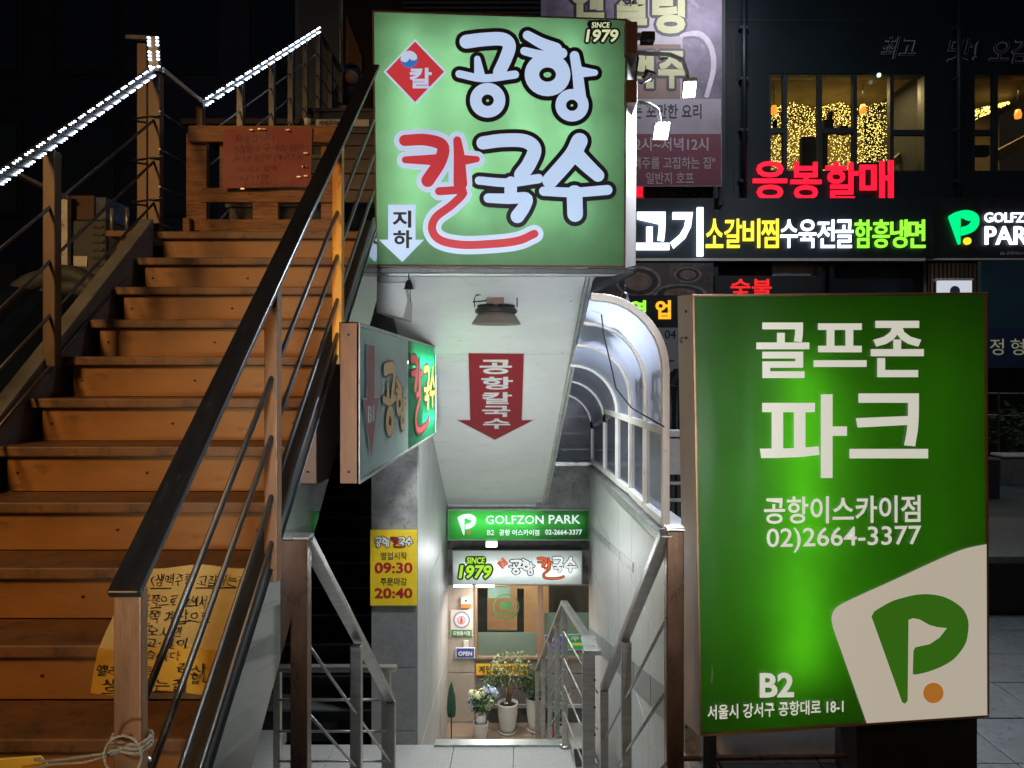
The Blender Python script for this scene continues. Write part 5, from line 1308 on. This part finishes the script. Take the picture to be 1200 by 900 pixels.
poly(MB(), [(735, 52), (798, 52), (797, 116), (735, 116)], bnm, .003).build('beer_print', pm('brown_beer_print', (.22, .15, .12), .6, 0, .3, 1.2, 0), bn)
poly(MB(), [(735, 116), (845, 116), (845, 157), (735, 157)], bnm, .0022).build('pale_strip', pm('pale_print', (.36, .33, .37), .6, 0, .2, 1.4, 0), bn)
brush(MB(), [([(800, 42), (820, 40), (833, 55), (836, 80), (828, 112)], (7, 6))], lambda x, y: (x, y), 1, bnm, 0, .004).build('mug_handle', pm('handle_print', (.55, .50, .56), .6, 0, .2, 3, 0), bn)
brush(MB(), [([(801, 44), (817, 44), (829, 57), (832, 80), (825, 110)], (2, 2))], lambda x, y: (x, y), 1, bnm, 0, .006).build('mug_handle_line', 'ban_bg', bn)
dkb = flat('banner_outline', (.03, .025, .04)); ylb = flat('banner_yellow', (.50, .50, .26)); grb = flat('banner_grey_text', (.45, .38, .42))
for ch, b_ in (('엔', (668, -22, 708, 22)), ('젤', (714, -22, 758, 30)), ('링', (764, -14, 803, 40))):
    outline_mb(MB(), ch, b_, bnm, 3.0, .045, .006).build('letter_outline', dkb, bn); lettering(ch, b_, bnm, ylb, bn, .045, .012, .001)
for ch, b_ in (('생', (682, 60, 718, 104)), ('맥', (724, 60, 766, 104)), ('주', (771, 60, 803, 104))):
    outline_mb(MB(), ch, b_, bnm, 3.0, .045, .006).build('letter_outline', dkb, bn); lettering(ch, b_, bnm, ylb, bn, .045, .012, .001)
lettering('안주는 포만한 요리', (716, 122, 822, 139), bnm, dkb, bn, .015, .006, .001)
lettering('오후2시~저녁12시', (716, 161, 830, 177), bnm, grb, bn, .02, .006, .001)
lettering('"맥주를 고집하는 집"', (737, 184, 838, 198), bnm, grb, bn, .012, .006, .001)
lettering('일반지 호프', (757, 202, 813, 216), bnm, grb, bn, .012, .006, .001)
MB().pbox(843, -60, 850, 240, 13.5, .1).build('edge_rail', 'win_frame', bn)
area('banner_fill_light', (3.1, 11.6, 8.6), (2.6, 13.4, 6.4), .8, 75, (.90, .90, 1))  # added fill, no fixture built, lighting the banner from above
s = MB()
for k in range(8): s.tube([W(748 + k * 12, 221, 13.6), W(754 + k * 12, 229, 13.6), W(760 + k * 12, 221, 13.6)], .006, 5)
s.build('lacing', 'win_frame', bn)

# ground floor behind
gf = empty('ground_floor_shops', (6, 14.5, 0), 'dark shop fronts below the lit fascia on the ground floor', 'shop')
MB().box(.6, 17, 14.4, 14.6, 0, zb_ + .05).build('back_wall', 'facade_low', gf)
for px_ in (836, 958, 972, 1082, 1152): MB().pbox(px_, 306, px_ + 6, 560, 13.9, .15).build('mullion', 'facade', gf)
for k in range(13): MB().pbox(1086 + k * 5, 308, 1089 + k * 5, 520, 13.9, .06).build('slat', pm('brown_slat', (.10, .06, .04), .6, 0, .2) if k == 0 else bpy.data.materials['brown_slat'], gf)
MB().pbox(905, 308, 955, 323, 14.2, .05).build('shutter_box', 'galv', gf)
MB().pbox(960, 306, 970, 345, 14.1, .1).build('shutter_box', 'win_frame', gf)
t = empty('food_photo_board', W(775, 360, 13.3), 'grey food photograph board with bowls under the fascia', 'poster')
MB().pbox(690, 308, 836, 402, 13.3, .04).build('board', pm('grey_food_photo', (.12, .10, .10), .5, 0, .8, 1.6, 0, rust=(.30, .27, .25), rust_amt=.4), t)
fpm = plane_map(W(0, 0, 13.3), W(10, 0, 13.3), W(0, 10, 13.3))
for cx, cy, rx, ry in ((748, 330, 27, 18), (806, 322, 16, 9), (797, 345, 32, 12)):
    for f_, c_, o in ((1, (.30, .28, .28), .002), (.86, (.05, .05, .055), .003), (.6, (.28, .20, .17), .004)):
        poly(MB(), circ(cx, cy, rx * f_, ry * f_), fpm, o).build('bowl_print', pm('bowl_print', c_, .5, 0, .6, 6, 0), t)
t = empty('led_board', W(765, 386, 12.2), 'black board with lit green and amber Korean letters', 'sign')
MB().pbox(724, 346, 798, 387, 12.2, .12).build('board', 'black', t)
lm = plane_map(W(0, 0, 12.2), W(10, 0, 12.2), W(0, 10, 12.2))
lettering('영', (738, 352, 757, 374), lm, cg_, t, .035, .01, .01); lettering('업', (768, 352, 786, 374), lm, em('led_amber', (1, .45, .02), 1.3), t, .035, .01, .01)
t = empty('dark_led_board', W(900, 346, 13.2), 'dark board with dim red lit Korean letters above the tall sign', 'sign')
MB().pbox(838, 323, 963, 352, 13.2, .1).build('board', 'black', t)
lm = plane_map(W(0, 0, 13.2), W(10, 0, 13.2), W(0, 10, 13.2)); lettering('숯불', (856, 327, 904, 349), lm, em('led_red', (1, .02, .02), .9), t, .02, .01, .01)
t = empty('lit_white_sign', W(1118, 342, 13.5), 'small lit white square sign just above the top edge of the tall sign', 'sign')
MB().pbox(1101, 328, 1139, 352, 13.5, .1).build('face', em('pale_lit', (.72, .76, .85), .75), t); MB().pbox(1099, 326, 1141, 328.5, 13.45, .15).build('top_cap', 'lamp_white' if False else 'white_metal', t)
poly(MB(), circ(1119, 341, 6), plane_map(W(0, 0, 13.5), W(10, 0, 13.5), W(0, 10, 13.5)), .003).build('print', flat('grey_print', (.12, .14, .2)), t)
t = empty('clinic_board', W(1180, 440, 12), 'dark blue board with pale Korean letters at the right edge', 'sign')
MB().pbox(1150, 306, 1260, 384, 12.05, .1).build('upper_panel', pm('teal_blue_panel', (.02, .065, .10), .5, 0, .4, .8, 0), t)
MB().pbox(1150, 384, 1260, 431, 12.0, .12).build('lower_panel', pm('navy_panel', (.018, .035, .10), .5, 0, .2, 1, 0), t)
lm = plane_map(W(0, 0, 12.0), W(10, 0, 12.0), W(0, 10, 12.0))
lb1 = em('pale_letter', (.40, .40, .26), .35)
lettering('정', (1160, 397, 1176, 416), lm, lb1, t, .0, .005, .004); lettering('형', (1184, 397, 1200, 416), lm, lb1, t, .0, .005, .004)
# white menu poster, bar stools and notice stand seen in the gap left of the tall sign
t = empty('price_poster', W(786, 436, 9), 'white price poster with the numerals 04 in the gap beside the tall sign', 'poster')
MB().pbox(770, 384, 800, 436, 9, .02).build('sheet', flat('poster_white', (.5, .5, .5)), t)
pmm = plane_map(W(0, 0, 9), W(10, 0, 9), W(0, 10, 9)); lettering('04', (779, 387, 792, 397), pmm, m_blk, t, .0, .003, .002)
MB().pbox(779, 402, 780.5, 424, 8.99, .008).build('printed_line', 'black', t); MB().pbox(779, 422, 790, 423.5, 8.99, .008).build('printed_line', 'black', t)
t = empty('bar_stool', W(787, 492, 8), 'dark bar stool standing in the gap beside the tall sign', 'stool')
MB().pbox(779, 452, 796, 457, 8, .35).build('seat', 'black', t, bevel=.01)
MB().prism([W(784, 452, 8.1), W(796, 432, 8.1), W(799, 433, 8.1), W(789, 454, 8.1)], (0, .3, 0)).build('backrest', 'dark_steel', t)
for px_ in (781, 786, 793): MB().tube([W(px_, 457, 8.1), W(px_ - 1, 616, 8.1)], .012, 6).build('leg', 'dark_steel', t)
t = empty('notice_stand', W(788, 620, 4.6), 'pale notice stand with small papers behind the near canopy rib', 'stand')
MB().pbox(780, 502, 783, 640, 4.6, .03).build('post', 'galv', t); MB().pbox(783, 504, 800, 512, 4.6, .03).build('top_bar', 'white_metal', t)
MB().pbox(784, 514, 799, 556, 4.61, .01).build('paper', flat('paper_white', (.6, .6, .58)), t)
for y_ in (565, 585): MB().pbox(783, y_, 800, y_ + 3, 4.6, .02).build('rail', 'galv', t)

tag(MB().box(.80, 1.36, 3.12, 3.26, .02, .26).build('low_pale_wall', 'right_tile', bevel=.004), 'low pale wall behind the foot of the tall green sign', 'wall')
# plaza pieces at the right edge
t = empty('dark_bench', W(1172, 585, 9.7), 'black block bench on the pavement at the right edge', 'bench')
b1 = W(1158, 585, 9.7); MB().box(b1.x - 1.0, xx(1172, 9.7), 9.7, 10.3, 0, .50).build('block', 'black', t, bevel=.01)
MB().box(b1.x - 1.02, xx(1172.5, 9.7), 9.68, 10.32, .50, .53).build('top', 'dark_granite', t, bevel=.01)
t = empty('raised_planter', (7.8, 12, 0), 'pale low planter wall with dark shrubs beyond the bench', 'planter')
MB().box(6.9, 9.5, 10.9, 11.1, 0, .42).build('wall', 'pav', t, bevel=.01); MB().box(6.88, 9.52, 10.85, 11.15, .42, .46).build('coping', 'white_metal', t, bevel=.01)
leaves(900, (8.3, 11.6, .8), 1.4, .45, .42, .12, 'leaf_dark', 'shrubs', t, .0, .1)
for k in range(5): MB().vpost(7.1 + k * .55, 11.3, .4, 1.35, .03, .03).build('rail_post', 'dark_steel', t)
for z in (1.0, 1.33): MB().tube([(6.9, 11.3, z), (9.6, 11.3, z)], .015, 6).build('rail', 'dark_steel', t)
t = empty('dark_ledge', (2.6, 3.7, 0), 'black open box ledge with pale slab top right of the tall sign', 'ledge')
b2 = W(1140, 0, 4.9).x
MB().box(b2 - .3, b2 + 1.9, 4.95, 6.2, .03, .37).build('body', 'black', t); MB().box(b2 - .34, b2 + 1.94, 4.90, 6.25, .372, .42).build('top_slab', 'pav', t, bevel=.006)

# =================================================================== LEFT BACKGROUND
lbk = empty('dark_building', (-12, 18, 0), 'nearly black building behind the left handrail', 'building')
MB().box(-28, -4.6, 17, 18, 0, 24).build('wall', pm('night_wall', (.05, .055, .08), .8, 0, .5, .4, .1, 4), lbk)
for k in range(5):
    for j in range(3):
        w_ = MB().box(-15 + k * 2.2, -13.6 + k * 2.2, 16.95, 17.0, 2 + j * 3.2, 4.2 + j * 3.2).build('window', 'win_frame', lbk)
        MB().box(-14.9 + k * 2.2, -13.7 + k * 2.2, 16.93, 16.95, 2.1 + j * 3.2, 4.1 + j * 3.2).build('pane', flat('dark_pane', (.015, .018, .026), .1), w_)
t = empty('grey_panel_wall', (-2.5, 9.5, 3.9), 'plain grey panel wall beyond the upper handrail', 'wall')
MB().box(xx(346, 9.6), xx(401, 9.6), 9.6, 9.75, 2.4, 9).build('panel', pm('blue_grey_panel', (.27, .30, .34), .6, 0, .1, .8, .02), t)
MB().tube([(xx(399, 9.5), 9.5, 3.9), (xx(399, 9.5), 9.5, 9)], .03, 8).build('pipe', 'galv', t)
t = empty('brown_corner_post', (-2.1, 9.2, 3.9), 'dark brown corner post with rusty triangular plate behind the seated person', 'post')
MB().box(xx(401, 9.2), xx(437, 9.2), 9.2, 9.4, 2.4, 9).build('post', pm('dark_brown_timber', (.045, .028, .02), .7, 0, .4, 5, .1), t)
MB().prism([W(406, 18, 9.15), W(424, 66, 9.15), W(424, 92, 9.15), W(405, 92, 9.15)], (0, .04, 0)).build('gusset_plate', pm('rusty_plate', (.34, .17, .09), .7, 0, .35, 6, .2), t)
t = empty('louvred_wall', (-.8, 8.9, 3), 'dark louvred wall above and behind the big green sign', 'wall')
MB().box(xx(434, 8.9), xx(634, 8.9), 8.95, 9.1, .3, 8.5).build('wall', 'dark_room', t)
for k in range(9): MB().box(xx(472, 8.85), xx(632, 8.85), 8.85, 8.95, 5.86 + k * .06, 5.89 + k * .06).build('louvre', 'dark_steel', t)
# shutter below at dark right side of the stair
# machine pile left of the stair
t = empty('outdoor_unit', W(100, 330, 4.75), 'grey outdoor machine with a cardboard box on it left of the stair', 'machine')
MB().pbox(78, 258, 124, 335, 4.75, .4).build('body', pm('grey_machine_paint', (.07, .085, .095), .6, .1, .2, 5, .05), t, bevel=.01)
for k in range(6): MB().pbox(108, 264 + k * 9, 121, 267 + k * 9, 4.74, .01).build('vent_slat', 'black', t)
MB().pbox(86, 300, 102, 312, 4.742, .01).build('plate', 'galv', t)
MB().pbox(64, 228, 68, 400, 4.7, .04).build('frame_leg', 'galv', t); MB().pbox(72, 228, 79, 400, 4.7, .04).build('frame_leg', 'galv', t)
MB().beam(W(20, 204, 4.5), W(78, 232, 4.7), .05, .02).build('frame_arm', 'galv', t)
MB().pbox(78, 335, 124, 440, 4.8, .35).build('lower_cabinet', 'dark_room', t)
for k in range(3): MB().pbox(86 + k * 7, 352, 90 + k * 7, 366, 4.79, .01).build('socket', 'galv', t)
t = empty('cardboard_box', W(100, 258, 4.78), 'brown cardboard box with blue print resting on the grey machine', 'box')
MB().pbox(79, 229, 110, 257.6, 4.78, .3).build('side', pm('cardboard', (.13, .085, .06), .8, 0, .1, 8, .05), t, bevel=.004)
MB().pbox(110.3, 231, 124, 257.6, 4.8, .28).build('printed_side', pm('blue_print_card', (.10, .13, .22), .7, 0, .6, 20, .05), t, bevel=.004)
t = empty('air_ducts', W(50, 400, 4.3), 'two fat grey flexible hoses curving behind the left handrail', 'duct')
for pts, r_ in (([(-40, 420), (-5, 372), (30, 335), (60, 325), (85, 322), (112, 336)], .055), ([(15, 470), (20, 400), (45, 355), (75, 338), (100, 340), (118, 350)], .05), ([(-30, 330), (20, 372), (40, 420), (35, 480)], .04)):
    pth = smooth_path(pts, 8); rs = [r_ * (1 + .06 * (i % 2)) for i in range(len(pth))]
    MB().tube([W(p.x, p.y, 4.45) for p in pth], rs, 12).build('hose', pm('grey_hose', (.06, .075, .085), .6, 0, .2), t)
t = empty('side_ledge', (-2.6, 4.3, 2), 'brown ledge with pipes at the left head of the stair', 'ledge')
MB().pbox(124, 270, 188, 277, 4.3, .5).build('shelf', 'tread_paint', t, bevel=.003); MB().pbox(137, 278, 152, 304, 4.35, .1).build('bracket', 'wood', t)
for px_ in (131, 149): MB().tube([W(px_, 244, 4.5), W(px_, 272, 4.5)], .012, 6).build('pipe', 'galv', t)
MB().pbox(128, 277, 430, 420, 4.62, .05).build('back_plate', 'dark_room', t)
tag(MB().box(-6, -2.04, 4.9, 5.0, 0, 2.1).build('left_screen', 'dark_room'), 'black screen wall low behind the machine left of the stair', 'wall')

# =================================================================== SEATED PERSON
def person():
    me = bpy.data.meshes.new('body')
    Y = 8.3
    P = {'pelvis': W(404, 152, Y + .1), 'waist': W(406, 134, Y + .08), 'chest': W(407, 114, Y), 'neck': W(409, 100, Y - .05), 'head': W(411, 90, Y - .1), 'crown': W(412, 80, Y - .1),
         'shl': W(396, 107, Y - .02), 'ell': W(392, 122, Y - .25), 'hal': W(402, 126, Y - .5), 'shr': W(419, 107, Y), 'elr': W(423, 122, Y - .2), 'har': W(412, 126, Y - .5),
         'hipl': W(400, 154, Y + .05), 'knl': W(395, 132, Y - .45), 'anl': W(396, 170, Y - .5), 'tol': W(395, 174, Y - .72),
         'hipr': W(410, 154, Y + .05), 'knr': W(417, 133, Y - .45), 'anr': W(417, 170, Y - .5), 'tor': W(418, 174, Y - .72)}
    E = [('pelvis', 'waist'), ('waist', 'chest'), ('chest', 'neck'), ('neck', 'head'), ('head', 'crown'), ('chest', 'shl'), ('shl', 'ell'), ('ell', 'hal'), ('chest', 'shr'), ('shr', 'elr'), ('elr', 'har'),
         ('pelvis', 'hipl'), ('hipl', 'knl'), ('knl', 'anl'), ('anl', 'tol'), ('pelvis', 'hipr'), ('hipr', 'knr'), ('knr', 'anr'), ('anr', 'tor')]
    RR = {'pelvis': .15, 'waist': .14, 'chest': .15, 'neck': .055, 'head': .085, 'crown': .08, 'shl': .07, 'ell': .05, 'hal': .035, 'shr': .07, 'elr': .05, 'har': .035, 'hipl': .1, 'knl': .065, 'anl': .045, 'tol': .04, 'hipr': .1, 'knr': .065, 'anr': .045, 'tor': .04}
    ks = list(P); o0 = Vector((P['pelvis'].x, P['pelvis'].y, 3.98))
    t = empty('person', o0, 'person in dark jacket and cap crouching at the head of the upper flight', 'person')
    me.from_pydata([P[k] - o0 for k in ks], [(ks.index(a), ks.index(b)) for a, b in E], [])
    o = bpy.data.objects.new('body', me); COL.objects.link(o); o.parent = t; ORG[o] = o0
    sk = o.modifiers.new('skin', 'SKIN'); sk.use_smooth_shade = True
    sd = o.modifiers.new('sub', 'SUBSURF'); sd.levels = 2; sd.render_levels = 2
    for i, k in enumerate(ks):
        me.skin_vertices[0].data[i].radius = (RR[k], RR[k]); me.skin_vertices[0].data[i].use_root = (k == 'pelvis')
    me.materials.append(M['navy_cloth'])
    h = P['head']
    MB().blob(h + Vector((.01, -.02, .01)), .088, 8, (.92, 1.05, 1.15)).build('face', 'skin', t)
    MB().blob(h + Vector((.01, .0, .055)), .105, 8, (1, 1.08, .8)).build('cap', 'navy_cloth', t)
    MB().hexa([h + Vector((-.07, -.2, .045)), h + Vector((.09, -.2, .045)), h + Vector((.09, -.06, .075)), h + Vector((-.07, -.06, .075))], [h + Vector((-.07, -.2, .055)), h + Vector((.09, -.2, .055)), h + Vector((.09, -.06, .09)), h + Vector((-.07, -.06, .09))]).build('cap_peak', 'navy_cloth', t, bevel=.004)
    for hx, kk in ((-1, 'hal'), (1, 'har')):
        c = P[kk]; MB().blob(c, .038, 5, (1.1, 1.2, .6)).build('palm', 'skin', t)
        for f_ in range(4): MB().tube([c + Vector(((f_ - 1.5) * .018, -.03, 0)), c + Vector(((f_ - 1.5) * .02, -.065, -.01)), c + Vector(((f_ - 1.5) * .02, -.08, -.035))], [.009, .008, .007], 6).build('finger', 'skin', t)
        MB().tube([c + Vector((-hx * .03, -.01, 0)), c + Vector((-hx * .05, -.04, .0)), c + Vector((-hx * .045, -.06, -.012))], [.011, .009, .008], 6).build('thumb', 'skin', t)
person()
# =================================================================== END
